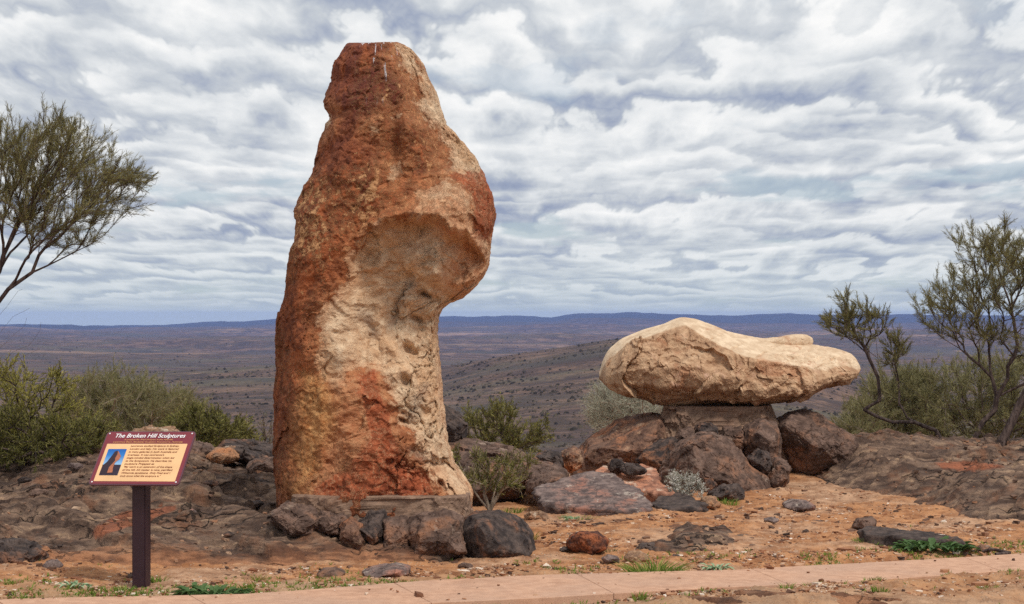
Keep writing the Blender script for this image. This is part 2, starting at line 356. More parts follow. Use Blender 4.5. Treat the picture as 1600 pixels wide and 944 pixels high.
def ground_mat():
    m, n = new_mat('desert_soil'); p = pos(n)
    A = lambda a: n('ShaderNodeAttribute', out=2, attribute_name=a)
    big = n.noise(p, .8, 5, .6); mid = n.noise(p, 6, 7, .65); fine = n.noise(p, 45, 5, .7)
    c = n.mix(n.ss(mid, .35, .65), sr(146, 98, 66), sr(194, 141, 99))
    c = n.mix(n.math('MULTIPLY', n.ss(big, .46, .62), .7), c, n.mix(n.ss(mid, .35, .65), sr(152, 118, 94), sr(200, 166, 138)))
    c = n.mix(n.math('MULTIPLY', n.ss(A('verge'), 0, 1), .6), c, n.mix(n.ss(fine, .4, .6), sr(140, 116, 92), sr(188, 164, 136)))
    c = n.mix(n.ss(n.noise(p, 22, 6, .72), .54, .68, 0, .5), c, n.mix(1.0, c, (.5, .44, .40), 'MULTIPLY'))
    v = n('ShaderNodeTexVoronoi', out=1, ins={'Vector': p, 'Scale': 46.0}); vd = n('ShaderNodeTexVoronoi', out=0, ins={'Vector': p, 'Scale': 46.0})
    sep = n('ShaderNodeSeparateColor', ins={0: v})
    peb = n.math('MULTIPLY', n.ss(vd, .2, .42, 1, 0), n.ss(sep, .62, .7))
    c = n.mix(n.math('MULTIPLY', peb, .6), c, n.mix(sep, sr(120, 84, 64), sr(216, 190, 164)))
    c = n.mix(n.lin(fine, .25, .75, 0, .4), c, n.mix(1.0, c, (.5, .45, .42), 'MULTIPLY'))
    h = n.math('ADD', n.math('ADD', n.math('MULTIPLY', mid, .6), n.math('MULTIPLY', fine, .3)), n.math('MULTIPLY', peb, .3))
    # far country
    f1 = n.noise(p, .0035, 9, .66, .6); f2 = n.noise(p, .03, 7, .7); f3 = n.noise(p, .25, 5, .7)
    st = n('ShaderNodeVectorMath', operation='MULTIPLY', ins={0: p, 1: (.0006, .0022, 0)})
    f4 = n.noise(st, 1.0, 8, .62, .5)
    fc = n.mix(n.ss(f2, .38, .62), sr(74, 60, 52), sr(124, 98, 82))
    fc = n.mix(n.math('MULTIPLY', n.ss(f1, .48, .62), .7), fc, sr(92, 88, 70))
    fc = n.mix(n.math('MULTIPLY', n.ss(f3, .47, .60), .65), fc, sr(62, 52, 46))
    fc = n.mix(n.math('MULTIPLY', n.ss(n.noise(p, .012, 8, .72, .8), .50, .60), .7), fc, sr(64, 52, 50))
    fp = n.math('MULTIPLY', n.ss(n.math('ADD', f4, n.math('MULTIPLY', n.math('SUBTRACT', f2, .5), .25)), .56, .66), n.ss(A('plain'), .0, 1))
    fc = n.mix(n.math('MULTIPLY', fp, .45), fc, sr(190, 152, 124))
    fc = n.mix(n.math('MULTIPLY', n.ss(n.noise(p, .018, 9, .75), .62, .67), .7), fc, sr(178, 142, 118))
    fc = n.mix(n.math('MULTIPLY', n.ss(n.noise(n.vmath('ADD', st, (3, 3, 0)), 1.7, 9, .7), .50, .62), .75), fc, sr(70, 66, 60))
    fc = n.mix(n.math('MULTIPLY', n.ss(A('hills'), .1, .8), .85), fc, sr(40, 42, 40))
    c = n.mix(A('far'), c, fc)
    hf = n.math('ADD', n.math('MULTIPLY', n.math('MULTIPLY', h, .018), n.lin(A('far'), 0, .5, 1, 0)), n.math('MULTIPLY', n.math('ADD', n.math('MULTIPLY', f2, 4.5), n.math('MULTIPLY', f3, .5)), A('far')))
    finish(n, c, .95, hf, 1.0, 1.0, spec=.15); return m
M_ground = ground_mat()

# ------------------------------------------------------------------ the terrain, one sheet from the path to the far hills
path_far = np.array([(-500, 975), (13, 940), (380, 931), (680, 908), (860, 901), (1140, 894), (1300, 884), (1583, 868), (1900, 850), (2500, 815)], float)
path_near = np.array([(-500, 1040), (13, 990), (380, 964), (695, 943), (860, 937), (975, 930), (1140, 921), (1325, 911), (1583, 893), (1900, 873), (2500, 833)], float)
PF = np.array([gp(*q) for q in path_far]); PN = np.array([gp(*q) for q in path_near])
crest_px = np.array([(-900, 600), (0, 596), (200, 590), (430, 574), (560, 582), (690, 580), (800, 556), (950, 533), (1100, 530), (1250, 560), (1350, 590), (1450, 602), (1700, 596), (2500, 590)], float)
hill_px = np.array([(-1500, 500), (-300, 506), (13, 509), (200, 511), (300, 504), (430, 500), (560, 499), (690, 495), (790, 493), (860, 496), (900, 491), (985, 488), (1050, 491), (1110, 493), (1240, 490), (1300, 492), (1400, 491), (1600, 493), (2200, 497), (3500, 500)], float)
def terrain(x, y):
    r = np.hypot(x, y); px = 800+F*np.clip(x/np.maximum(y, .35*r+1e-6), -3, 3)
    lr = np.log(np.maximum(r, 1))
    yc = np.interp(px, crest_px[:, 0], crest_px[:, 1]); zc = EYE-(yc-HZ)/F*1500
    yh = np.interp(px, hill_px[:, 0], hill_px[:, 1])+2.4*fbm(np.stack([px/70, 0*px, 0*px+4], -1), 4)
    ks = [0, 23, 30, 60, 150, 350, 600]; kz = [0, 0, -1.6, -9, -27, -38, -41]
    z = np.interp(lr, np.log(np.maximum(ks, 1)), kz)
    s1 = sstep(550, 1500, r); z = z*(1-s1)+zc*s1
    z = z+(r > 200)*(3.5*fbm(np.stack([x/160, y/160, 0*x], -1), 5))*sstep(200, 700, r)*(1-sstep(1200, 1600, r)*.5)
    base = np.interp(lr, np.log([1500, 2300, 5000, 10000, 15000, 30000]), [-58, -62, -66, -72, -76, -90])
    s2 = sstep(1500, 2300, r); z = z*(1-s2)+base*s2
    roll = fbm(np.stack([x/900, y/900, 0*x+3], -1), 6)
    z = z+(r > 1500)*(roll*26+34*fbm(np.stack([x/2300, y/1500, 0*x+31], -1), 4))*sstep(1800, 4200, r)
    for (Rh, wid, k, off) in ((7800, 900, .45, 9), (10800, 1200, .8, 3.5), (14300, 1500, 1.0, 0)):
        top = EYE-(yh+off-HZ)/F*Rh
        b = np.exp(-((r-Rh)/wid)**2)*k
        rag = 1+.10*fbm(np.stack([x/900, y/900, 0*x+Rh], -1), 6)*(1 if Rh < 14000 else .8)
        hh = (top-base)*rag
        if k < 1: hh = hh*(.35+.65*sstep(-.25, .6, fbm(np.stack([x/2600, y/2600, 0*x+Rh], -1), 3)))
        z = np.where(r > 5000, np.maximum(z, base+hh*b*1.0 if k == 1 else z*(1-b)+(base+hh)*b), z)
    # the hilltop: low swells
    nr = 1-sstep(24, 40, r)
    sm = .05*fbm(np.stack([x*.5, y*.5, 0*x], -1), 3)+.018*fbm(np.stack([x*2.2, y*2.2, 0*x], -1), 4)
    yF = np.interp(x, PF[:, 0], PF[:, 1]); yN = np.interp(x, PN[:, 0], PN[:, 1])
    on = sstep(-.35, .0, y-yN)*(1-sstep(.0, .45, y-yF))
    z = z+nr*sm*(1-on)-.07*on*nr
    # a scuffed bank of rock and dirt on the near side of the path
    bank = sstep(.3, 2.2, x)*sstep(.02, .3, yN-y)*(1-sstep(1.2, 2.5, yN-y))
    z = z+bank*(.035+.05*fbm(np.stack([x*2.4, y*2.4, 0*x+5], -1), 5))*nr
    # lower towards the left of the frame's middle distance; higher behind the second stone
    z = z+nr*(.22*np.exp(-(((x-2.1)/1.6)**2+((y-20.8)/1.7)**2)))
    return z
def az_samples():
    a = np.concatenate([np.linspace(-180, -40, 45)[:-1], np.linspace(-40, -17, 40)[:-1], np.linspace(-17, 17, 560), np.linspace(17, 40, 40)[1:], np.linspace(40, 180, 45)[1:]])
    return np.radians(a)
def r_samples():
    near = EYE*F/np.linspace(900, 440, 40)                       # the ground nearer than the frame
    fine = EYE*F/np.linspace(440, 190, 260)[1:]
    back = np.geomspace(fine[-1], 500, 40)[1:]
    mid = np.geomspace(500, 1700, 100)[1:]
    far = np.geomspace(1700, 15900, 170)[1:]
    return np.concatenate([[.05, 1, 3], near, fine, back, mid, far])
az_, r_ = az_samples(), r_samples()
A_, R_ = np.meshgrid(az_, r_); GX, GY = np.sin(A_)*R_, np.cos(A_)*R_
GZ = terrain(GX, GY)
onp = (GY < np.interp(GX, PF[:, 0], PF[:, 1])+.02)*(GY > np.interp(GX, PN[:, 0], PN[:, 1])-.02)
GZ = GZ+(R_ < 30)*(R_ > 5)*(1-onp)*(.008*fbm(np.stack([GX*9, GY*9, 0*GX+2], -1), 4)+.022*np.clip(fbm(np.stack([GX*3.1, GY*3.1, 0*GX+6], -1), 5), -.1, 1))
# carve the bed of the path flat below its slabs
GZ = GZ+(R_ < 26)*(R_ > 9)*(1-onp)*(np.random.RandomState(3).rand(*GZ.shape)**3)*.010
far_a = sstep(26, 60, R_); plain_a = sstep(1600, 2600, R_)*(1-sstep(9000, 12000, R_)); hills_a = sstep(9500, 12500, R_)
yF = np.interp(GX, PF[:, 0], PF[:, 1]); yN = np.interp(GX, PN[:, 0], PN[:, 1])
verge_a = np.maximum(1-sstep(0, .9, GY-yF), 0)*(1-sstep(-1.5, 2.5, GX))*(R_ < 30)+(GY < yN)*(R_ < 30)*.4
me = mesh_np('ground', np.stack([GX, GY, GZ], -1), grid_faces(len(r_), len(az_))[:, ::-1], {'far': far_a, 'plain': plain_a, 'hills': hills_a, 'verge': verge_a})
tag(link('ground', me, M_ground), kind='structure')

# ------------------------------------------------------------------ the concrete path, slab by slab
def path_mat():
    m, n = new_mat('pink_concrete'); p = pos(n)
    big = n.noise(p, 1.1, 5, .6); fine = n.noise(p, 120, 3, .7); mid = n.noise(p, 12, 5, .6)
    c = n.mix(n.ss(mid, .3, .7), sr(182, 140, 114), sr(204, 162, 134)); c = n.mix(n.ss(big, .42, .65, 0, .55), c, sr(178, 146, 126))
    c = n.mix(n.math('MULTIPLY', n.ss(n.noise(p, 2.6, 8, .7), .54, .66), .35), c, sr(150, 112, 90))
    sp_ = n.ss(n.noise(p, 160, 2, .6), .60, .68); c = n.mix(n.math('MULTIPLY', sp_, .55), c, sr(120, 90, 78))
    sp2 = n.ss(n.noise(n.vmath('ADD', p, (3, 3, 3)), 140, 2, .6), .62, .70); c = n.mix(n.math('MULTIPLY', sp2, .5), c, sr(222, 186, 164))
    finish(n, c, .9, n.math('ADD', fine, n.math('MULTIPLY', mid, .5)), .35, .006); return m
M_path = path_mat()
path = tag(empty('path', (0, 10, 0)), kind='structure')
cuts_px = [-260, 20, 320, 640, 925, 1198, 1530, 1860, 2300]
def path_slab(a, b):
    NN, K = 36, 7; V = []
    xa = None
    for i in range(NN+1):
        u = i/NN
        for j in range(K):
            v = j/(K-1)
            # each joint runs obliquely across the path in plan
            fa = gp(a-24, np.interp(a-24, path_far[:, 0], path_far[:, 1])); na = gp(a+34, np.interp(a+34, path_near[:, 0], path_near[:, 1]))
            fb = gp(b-24, np.interp(b-24, path_far[:, 0], path_far[:, 1])); nb = gp(b+34, np.interp(b+34, path_near[:, 0], path_near[:, 1]))
            xf = fa[0]+.002+(fb[0]-fa[0]-.004)*u; xn = na[0]+.002+(nb[0]-na[0]-.004)*u
            yf = np.interp(xf, PF[:, 0], PF[:, 1]); yn = np.interp(xn, PN[:, 0], PN[:, 1])
            x = xn+(xf-xn)*v; y = yn+(yf-yn)*v
            V.append((x, y+.006*math.sin(x*7+v), .012+.004*math.sin(x*1.7)))
    V = np.array(V).reshape(NN+1, K, 3)
    e = .003
    inner = V.copy()
    # skirt ring: rounded arris, then straight down
    def shrink(V, d):
        U = V.copy(); U[0, :, 0] += d; U[-1, :, 0] -= d; U[:, 0, 1] += d; U[:, -1, 1] -= d; return U
    T = shrink(V, e)
    ring = lambda G: np.concatenate([G[:, 0], G[-1, 1:], G[-2::-1, -1], G[0, -2:0:-1]])
    top = T.reshape(-1, 3); r0 = ring(T); r1 = ring(V)-(0, 0, e); r2 = ring(V)-(0, 0, .11)
    verts = np.concatenate([top, r0, r1, r2]); f = grid_faces(NN+1, K).tolist()
    m = len(r0); b0 = len(top)
    for k in range(m):
        k2 = (k+1) % m
        f.append((b0+k, b0+k2, b0+m+k2, b0+m+k)[::-1]); f.append((b0+m+k, b0+m+k2, b0+2*m+k2, b0+2*m+k)[::-1])
    o = link('slab', mesh_np('slab', verts, np.array(f), smooth=False), M_path, path); o.location = (0, -10, 0)
for a, b in zip(cuts_px[:-1], cuts_px[1:]): path_slab(a, b)

# ------------------------------------------------------------------ rocks
def cuts(P, rs, k, lo=.72, hi=.93, front=True):      # flatten a unit blob with random planes
    for _ in range(k):
        nn = rs.normal(size=3)
        if front: nn[1] = -abs(nn[1])-.4
        nn /= np.linalg.norm(nn); d = rs.uniform(lo, hi); q = P@nn-d
        P = P-np.maximum(q, 0)[..., None]*.9*nn
    return P
def outline_rock(name, poly, Y, depth, mat, seed=0, res=1.0, rough=.05, facets=8, e=.8, mound=0.0, parent=None, wf=1.0, sink=0, cell=1.0):
    """A solid rock whose outline from the path is the given one, at distance Y, 2*depth deep."""
    rs = np.random.RandomState(seed+100); poly = np.array(poly, float)
    if sink: poly = poly.copy(); poly[:, 1] = np.where(poly[:, 1] > poly[:, 1].mean()+.15*np.ptp(poly[:, 1]), poly[:, 1]+sink, poly[:, 1])
    c = np.array([(poly[:, 0].min()+poly[:, 0].max())/2, (poly[:, 1].min()+poly[:, 1].max())/2])
    ang = np.arctan2(-(poly[:, 1]-c[1]), poly[:, 0]-c[0]); s = Y/F
    size = max(np.ptp(poly[:, 0]), np.ptp(poly[:, 1]))
    nc = int(np.clip(size*1.45*res, 52, 230)); nr = int(np.clip(size*.72*res, 28, 120))
    th = np.linspace(-np.pi, np.pi, nc, endpoint=False)
    # radius to the polygon along each direction
    rad = np.zeros(nc)
    P0 = poly; P1 = np.roll(poly, -1, 0)
    for i, t_ in enumerate(th):
        dx, dy = math.cos(t_), -math.sin(t_)
        ex, ey = P1[:, 0]-P0[:, 0], P1[:, 1]-P0[:, 1]; qx, qy = P0[:, 0]-c[0], P0[:, 1]-c[1]
        den = dx*ey-dy*ex; den = np.where(np.abs(den) < 1e-9, 1e-9, den)
        tt = (qx*ey-qy*ex)/den; uu = (qx*dy-qy*dx)/den
        ok = (uu >= -1e-6) & (uu <= 1+1e-6) & (tt > 0)
        rad[i] = tt[ok].max() if ok.any() else size/3
    ksm = max(1, int(nc*.012)); ker = np.ones(2*ksm+1)/(2*ksm+1)
    rad = np.convolve(np.concatenate([rad[-ksm:], rad, rad[:ksm]]), ker, 'valid')
    nb_ = max(6, nr//6); ph = np.concatenate([np.linspace(-np.pi/2, -.25, nb_)[:-1], np.linspace(-.25, np.pi/2, nr-nb_)]); nr = len(ph)
    TH, PH = np.meshgrid(th, ph)
    cp = np.abs(np.cos(PH))**e; sp_ = np.sign(np.sin(PH))*np.abs(np.sin(PH))**e
    U = np.stack([np.cos(TH)*cp, -sp_, np.sin(TH)*cp], -1)
    U = cuts(U, rs, facets)
    radm = rad[None, :]*s
    off = rs.uniform(0, 50, 3)
    Q = U*np.stack([radm+0*TH, depth+0*TH, radm+0*TH], -1)
    meanr = radm.mean()
    n1 = fbm(Q*(1.3/meanr)+off, 3)*.55+ridged(Q*(2.6/meanr)+off*2, 5, gain=.55)*.22
    k = rough*meanr*2.0
    wq = Q/meanr+.12*np.stack([fbm(Q*(3/meanr)+kk+off, 3) for kk in (0, 5, 9)], -1)
    e1, v1, t1 = cells(wq*1.5+off); e2, v2, t2 = cells(wq*4.2+off)
    fac = cell*k*(1.3*t1+.5*(v1-.5)*sstep(0, .15, e1)+.40*t2-.28*(1-sstep(0, .06, e1))-.10*(1-sstep(0, .08, e2)))
    nrm = U/np.maximum(np.linalg.norm(U, axis=-1, keepdims=True), 1e-6)
    Q = Q+nrm*(k*n1+fac)[..., None]
    n2 = fbm(Q*14+off, 4)*.010*wf; Q = Q+nrm*n2[..., None]
    cx, cy, cz = W(c[0], c[1], Y)
    me = mesh_np(name, Q, grid_faces(nr, nc, True)[:, ::-1], smooth=False)
    o = link(name, me, mat, parent); o.location = (cx, cy, cz)
    return o
def rock(name, label, cat, poly, Y, depth, mat, group=None, **k):
    return tag(outline_rock(name, poly, Y, depth, mat, **k), label, cat, group)

def slab_rock(name, label, cat, poly, Y0, y0, z0, tilt, thick, mat, seed=0, group=None, amp=.018, side=0.0):
    """A flat stone lying on a tilted plane through (Y0, z0): its outline is projected onto that plane."""
    rs = np.random.RandomState(seed+5); poly = np.array(poly, float)
    k = (poly[:, 1]-HZ)/F; kx = (poly[:, 0]-800)/F
    # z = z0+tilt*(Y-Y0)+side*X ; z = EYE-k*Y ; X=kx*Y
    Yp = (EYE-z0+tilt*Y0)/(tilt+k+side*kx); Xp = kx*Yp
    c = np.array([Xp.mean(), Yp.mean()]); N = 160
    per = np.concatenate([[0], np.cumsum(np.hypot(np.diff(np.append(Xp, Xp[0])), np.diff(np.append(Yp, Yp[0]))))])
    tt = np.linspace(0, per[-1], N, endpoint=False)
    ex = np.interp(tt, per, np.append(Xp, Xp[0])); ey = np.interp(tt, per, np.append(Yp, Yp[0]))
    jit = .05*fbm(np.stack([ex*5, ey*5, 0*ex+seed], -1), 4)
    dx, dy = ex-c[0], ey-c[1]; L = np.hypot(dx, dy); ex = ex+dx/L*jit; ey = ey+dy/L*jit
    rows = []; m_ = 44
    rr = np.concatenate([np.linspace(0, .97, m_), [1.0, 1.008, 1.0, .985, .96, .9, .6, 0.001]])
    dz = np.concatenate([np.zeros(m_), [-.12, -.3, -.55, -.8, -.95, -1, -1, -1]])*thick
    for i, (q, d) in enumerate(zip(rr, dz)):
        X = c[0]+(ex-c[0])*q; Y = c[1]+(ey-c[1])*q
        wv = 1+.5*fbm(np.stack([X*4, Y*4, 0*X+9], -1), 3)
        Z = z0+tilt*(Y-Y0)+side*X+d*wv
        nz = fbm(np.stack([X*3, Y*3, Z*0+seed], -1), 5)*amp+ridged(np.stack([X*9, Y*12, Z*0+seed], -1), 4)*amp*.35
        if d < 0:
            led = .012*np.sign(np.sin(Z*140+3*perlin(np.stack([X*2, Y*2, 0*X], -1))))
            X = X+(ex-c[0])/L*led; Y = Y+(ey-c[1])/L*led; nz = nz*.6
        rows.append(np.stack([X, Y, Z+nz], -1))
    V = np.stack(rows); o = link(name, mesh_np(name, V, grid_faces(len(rr), N, True)), mat)
    origin_to(o, (float(c[0]), float(c[1]), float(V[..., 2].min())))
    return tag(o, label, cat, group)

# --- the standing stone
YP = 14.6; SP = YP/F
L_ = np.array([(60, 541), (61.5, 536), (66, 532), (75, 527), (93, 515), (120, 512), (140, 505), (158, 498), (166, 500), (172, 506), (182, 508), (190, 501), (209, 495), (253, 487), (270, 480), (289, 467), (310, 459), (329, 454), (351, 457), (378, 454), (392, 447), (405, 444), (431, 440), (460, 438), (510, 430), (547, 428), (612, 426), (701, 427), (740, 430), (775, 434), (800, 436)], float)
R_e = np.array([(60, 612), (61.5, 622), (66, 632), (73, 643), (98, 662), (129, 674), (165, 685), (193, 697), (218, 721), (249, 743), (276, 757), (307, 771), (334, 773), (369, 767), (395, 764), (418, 758), (440, 747), (455, 734), (466, 720), (473, 700), (482, 687), (495, 682), (510, 680), (543, 681), (580, 686), (627, 688), (673, 694), (700, 700), (720, 706), (745, 722), (762, 733), (772, 737), (800, 735)], float)
def standing_stone():
    nr, nc = 560, 330
    yy = np.concatenate([[60.2]*0, np.linspace(60.2, 795, nr)])
    xl = np.interp(yy, L_[:, 0], L_[:, 1]); xr = np.interp(yy, R_e[:, 0], R_e[:, 1])
    def sm(a, k=3): ker = np.ones(2*k+1)/(2*k+1); return np.convolve(np.concatenate([np.full(k, a[0]), a, np.full(k, a[-1])]), ker, 'valid')
    xl, xr = sm(xl, 2), sm(xr, 2)
    xl = xl+(800-xl)*.030*sstep(800, 300, yy)+(800-xl)*.002*(1-sstep(800, 300, yy)); xr = xr+(800-xr)*.004
    a = np.linspace(-np.pi, np.pi, nc, endpoint=False)
    # put more columns on the side that faces the path
    a = a+.5*np.cos(a)
    cx = (xl+xr)/2; hw = (xr-xl)/2
    D = np.interp(yy, [60, 66, 90, 200, 300, 420, 520, 700, 795], [.28, .34, .40, .50, .56, .56, .52, .55, .58])
    ca, sa = np.cos(a), np.sin(a); e = .72
    px = cx[:, None]+hw[:, None]*np.sign(ca)*np.abs(ca)**e
    dep = -D[:, None]*np.sign(sa)*np.abs(sa)**(e*1.05)      # negative y faces the path for sin > 0
    py = yy[:, None]+0*px
    fr = sstep(-.15, .5, sa)[None, :]                      # weight of the front
    u = np.stack([px*SP, dep, -py*SP], -1)
    # main relief, in metres towards the viewer
    G = lambda x0, y0, sx, sy: np.exp(-(((px-x0)/sx)**2+((py-y0)/sy)**2))
    arch = np.interp(px, [540, 560, 585, 615, 650, 690, 730, 760], [430, 400, 372, 352, 344, 352, 372, 400])
    arch = arch+13*fbm(np.stack([px/26, 0*px, 0*px+2], -1), 4)
    f = .20*G(705, 305, 60, 70)+.07*G(650, 205, 26, 38)-.09*G(622, 225, 13, 60)
    f += .08*G(560, 200, 55, 120)+.05*G(500, 420, 45, 130)
    below = sstep(-2, 11, py-arch)*(1-sstep(120, 260, py-arch))*sstep(545, 590, px)*(1-sstep(735, 768, px)*.8)
    below = below*(.62+.55*fbm(np.stack([px/55, py/55, 0*px+8], -1), 3))
    f -= .22*below
    rdg = np.interp(py, [60, 130, 200, 250, 300, 345], [612, 632, 640, 628, 612, 598])+5*perlin(np.stack([py/30, 0*py, 0*py+1], -1))
    up = 1-sstep(300, 350, py)
    inn = 1-np.abs(ca)[None, :]**5
    f -= .0040*np.clip(px-rdg, 0, 62)*up*inn*(1-sstep(250, 330, py)*.6)
    f -= .0011*np.clip(rdg-30-px, 0, 200)*up
    rd2 = np.interp(py, [165, 240, 290, 380, 440], [672, 712, 742, 752, 735])
    f -= .0012*np.clip(px-rd2, 0, 60)*sstep(170, 240, py)*(1-sstep(430, 470, py))
    f += .07*np.exp(-(((py-arch+9)/9)**2))*sstep(560, 600, px)*(1-sstep(735, 765, px))
    arch2 = np.interp(px, [690, 715, 740, 760], [385, 372, 380, 410]); f -= .05*sstep(-2, 8, py-arch2)*sstep(690, 705, px)*(1-sstep(450, 470, py))
    f -= .0016*np.clip(515-px, 0, 100)*sstep(380, 460, py)
    f += .10*G(712, 425, 38, 34)                            # lip under the brow
    crm_edge = np.interp(py, [300, 350, 400, 440, 470, 500, 560, 620, 700, 780], [600, 575, 548, 540, 520, 508, 508, 515, 515, 500])
    f -= .035*sstep(-5, 9, px-crm_edge)*sstep(340, 400, py)*(1-sstep(720, 765, py))
    f += .07*G(590, 690, 60, 70)-.05*G(500, 640, 22, 90)
    f -= .05*G(665, 540, 16, 90)
    f += .10*G(715, 765, 22, 26)+.05*G(690, 720, 20, 40)
    for (x0, y0, sx, sy, d) in ((667, 461, 10, 4, .12), (653, 499, 9, 6, .10), (640, 547, 11, 10, .13), (637, 594, 9, 10, .14), (633, 652, 7, 4, .08), (691, 747, 5, 5, .10), (506, 176, 10, 9, .05), (502, 195, 12, 10, .05), (668, 640, 9, 8, .05), (655, 700, 12, 10, .05)):
        f -= d*np.exp(-(np.hypot((px-x0)/sx, ((py-y0)-(px-x0)*.35)/sy))**2.5)
    # ragged flakes
    tt_ = fbm(u*2.6+3, 5); f = f+.045*tt_
    q = ridged(u*5.5+9, 5, gain=.6); f = f+.007*q
    rough = sstep(0, 40, px-crm_edge)*sstep(330, 360, py)
    wq = u+.10*np.stack([fbm(u*4+k, 3) for k in (0, 5, 9)], -1)
    e1, v1, t1 = cells(wq*2.6); e2, v2, t2 = cells(wq*7.0+3); e3, v3, t3 = cells(wq*17+8)
    lowr = rough*sstep(600, 640, px)*sstep(430, 480, py)
    amt = .30+.25*rough+.45*lowr
    hollow = below*.6+.45*sstep(0, 30, px-crm_edge)*sstep(400, 440, py)*(1-sstep(560, 640, py))*(1-sstep(620, 650, px))
    amt = amt*(1-.30*np.clip(hollow, 0, 1))
    f = f+amt*(.075*t1+.030*(v1-.5)*sstep(0, .12, e1)+.028*t2+.010*(v2-.5)+.010*t3)
    f = f-amt*(.2+.8*lowr)*(.016*(1-sstep(0, .05, e1))+.008*(1-sstep(0, .07, e2)))
    f = f-.05*hollow*0+.05*rough*fbm(np.stack([u[..., 0]*2.2+.6*u[..., 2], u[..., 1], u[..., 2]*1.4], -1)+2, 2)
    scoop = np.clip(fbm(u*5+21, 3)-.15, 0, 1); f = f-.05*scoop*rough
    pits = np.clip(-fbm(u*20+6, 3)-.22, 0, 1); f = f-.022*pits+.004*ridged(u*26, 3)
    # displace: front mostly towards the viewer, sides outwards
    rn = .014*fbm(u*3.5+7, 5)+.006*ridged(u*9+2, 4)+.012*t1+.008*t2+.004*t3
    edge = np.abs(ca)[None, :]
    X = (px-800)*SP+np.sign(ca)[None, :]*edge**2*rn
    Yv = YP+dep-f*fr+(1-fr)*(-.04*tt_)*np.sign(-dep)*-1
    Z = EYE-(py-HZ)*SP*(1-.014*(py < HZ))+.006*fbm(u*12+1, 3)
    Z = Z-.14*np.clip(-dep, -.6, .6)*(1-sstep(62, 260, py))      # the summit slopes towards the path
    Z = Z-.015*np.exp(-((px-575)/30)**2)*(1-sstep(60, 110, py))
    # attributes
    P_ = lambda poly: sdf(poly, px, py)
    cream = np.maximum.reduce([
        P_([(624, 60), (650, 60), (700, 160), (780, 270), (752, 290), (735, 282), (704, 268), (700, 236), (688, 205), (664, 172), (660, 140), (654, 116), (630, 98), (620, 78)]),
        P_([(548, 408), (575, 372), (600, 352), (640, 338), (665, 300), (700, 285), (735, 305), (748, 345), (768, 372), (780, 400), (770, 440), (700, 490), (695, 560), (700, 650), (720, 720), (750, 780), (705, 775), (690, 735), (655, 705), (650, 680), (628, 655), (620, 620), (600, 575), (560, 575), (535, 610), (512, 600), (503, 560), (505, 500), (525, 465), (552, 440)]),
        P_([(492, 182), (524, 178), (522, 192), (500, 206), (488, 212)]), P_([(500, 160), (508, 165), (512, 182), (500, 182)]),
        P_([(440, 395), (456, 345), (462, 372), (455, 395), (440, 420)]), P_([(605, 180), (640, 174), (630, 190), (612, 196)])-8,
        P_([(585, 200), (605, 190), (602, 212), (588, 216)])-4, P_([(610, 262), (634, 262), (630, 290), (618, 290)])-2])
    d_ = {'cream': cream,
          'gold': P_([(488, 585), (520, 590), (535, 640), (520, 700), (500, 745), (470, 760), (478, 680), (482, 620)]),
          'orange': np.maximum(P_([(500, 610), (560, 585), (590, 600), (610, 640), (600, 700), (560, 730), (500, 760), (490, 700)]), P_([(630, 350), (660, 300), (720, 285), (745, 330), (765, 390), (755, 440), (720, 470), (690, 450), (720, 400), (680, 358)])-4),
          'red': np.maximum.reduce([P_([(568, 590), (590, 578), (600, 610), (617, 640), (618, 690), (650, 725), (678, 735), (684, 765), (500, 768), (505, 745), (560, 730), (575, 700), (585, 660)]), P_([(704, 278), (750, 270), (775, 300), (780, 340), (770, 380), (750, 372), (745, 320), (715, 292)]), P_([(690, 262), (720, 258), (745, 268), (720, 280)])-10]),
          'grey': np.maximum.reduce([6-dline([(648, 440), (622, 480), (615, 510)], px, py), 9-dline([(575, 490), (590, 520)], px, py), 7-dline([(668, 600), (655, 630), (645, 650)], px, py), 5-dline([(650, 698), (672, 712)], px, py)]),
          'top': (1-sstep(150, 330, py))*(1-.9*sstep(615, 650, px)),
          'flake': sstep(550, 610, px)*(1-sstep(330, 380, py))+1.1*sstep(250, 300, py)*(1-sstep(380, 450, py))*(px < 600)+.45*(px < 520),
          'lime': fr*np.clip((1-sstep(85, 175, py))*np.exp(-((px-596)/19)**2)*2.6, 0, 1)}
    V = np.stack([X, Yv, Z], -1)
    cap = []
    top = V[0].mean(0)
    for q_ in (.85, .65, .4, .2, .02): c_ = top+(V[0]-top)*q_; c_[:, 2] += .006*(1-q_)+.008*fbm(c_*6, 3); cap.append(c_)
    V = np.concatenate([np.stack(cap[::-1]), V])
    d_ = {k: np.concatenate([np.repeat(v[:1], 5, 0), v]) if v.shape == px.shape else v for k, v in d_.items()}
    o = link('standing_stone', mesh_np('standing_stone', V, grid_faces(nr+5, nc, True), d_), M_pillar)
    origin_to(o, (-1.05, YP, .3))
    tag(o, 'tall standing sandstone sculpture, rusty brown and cream, with a hooked brow', 'sculpture')
standing_stone()

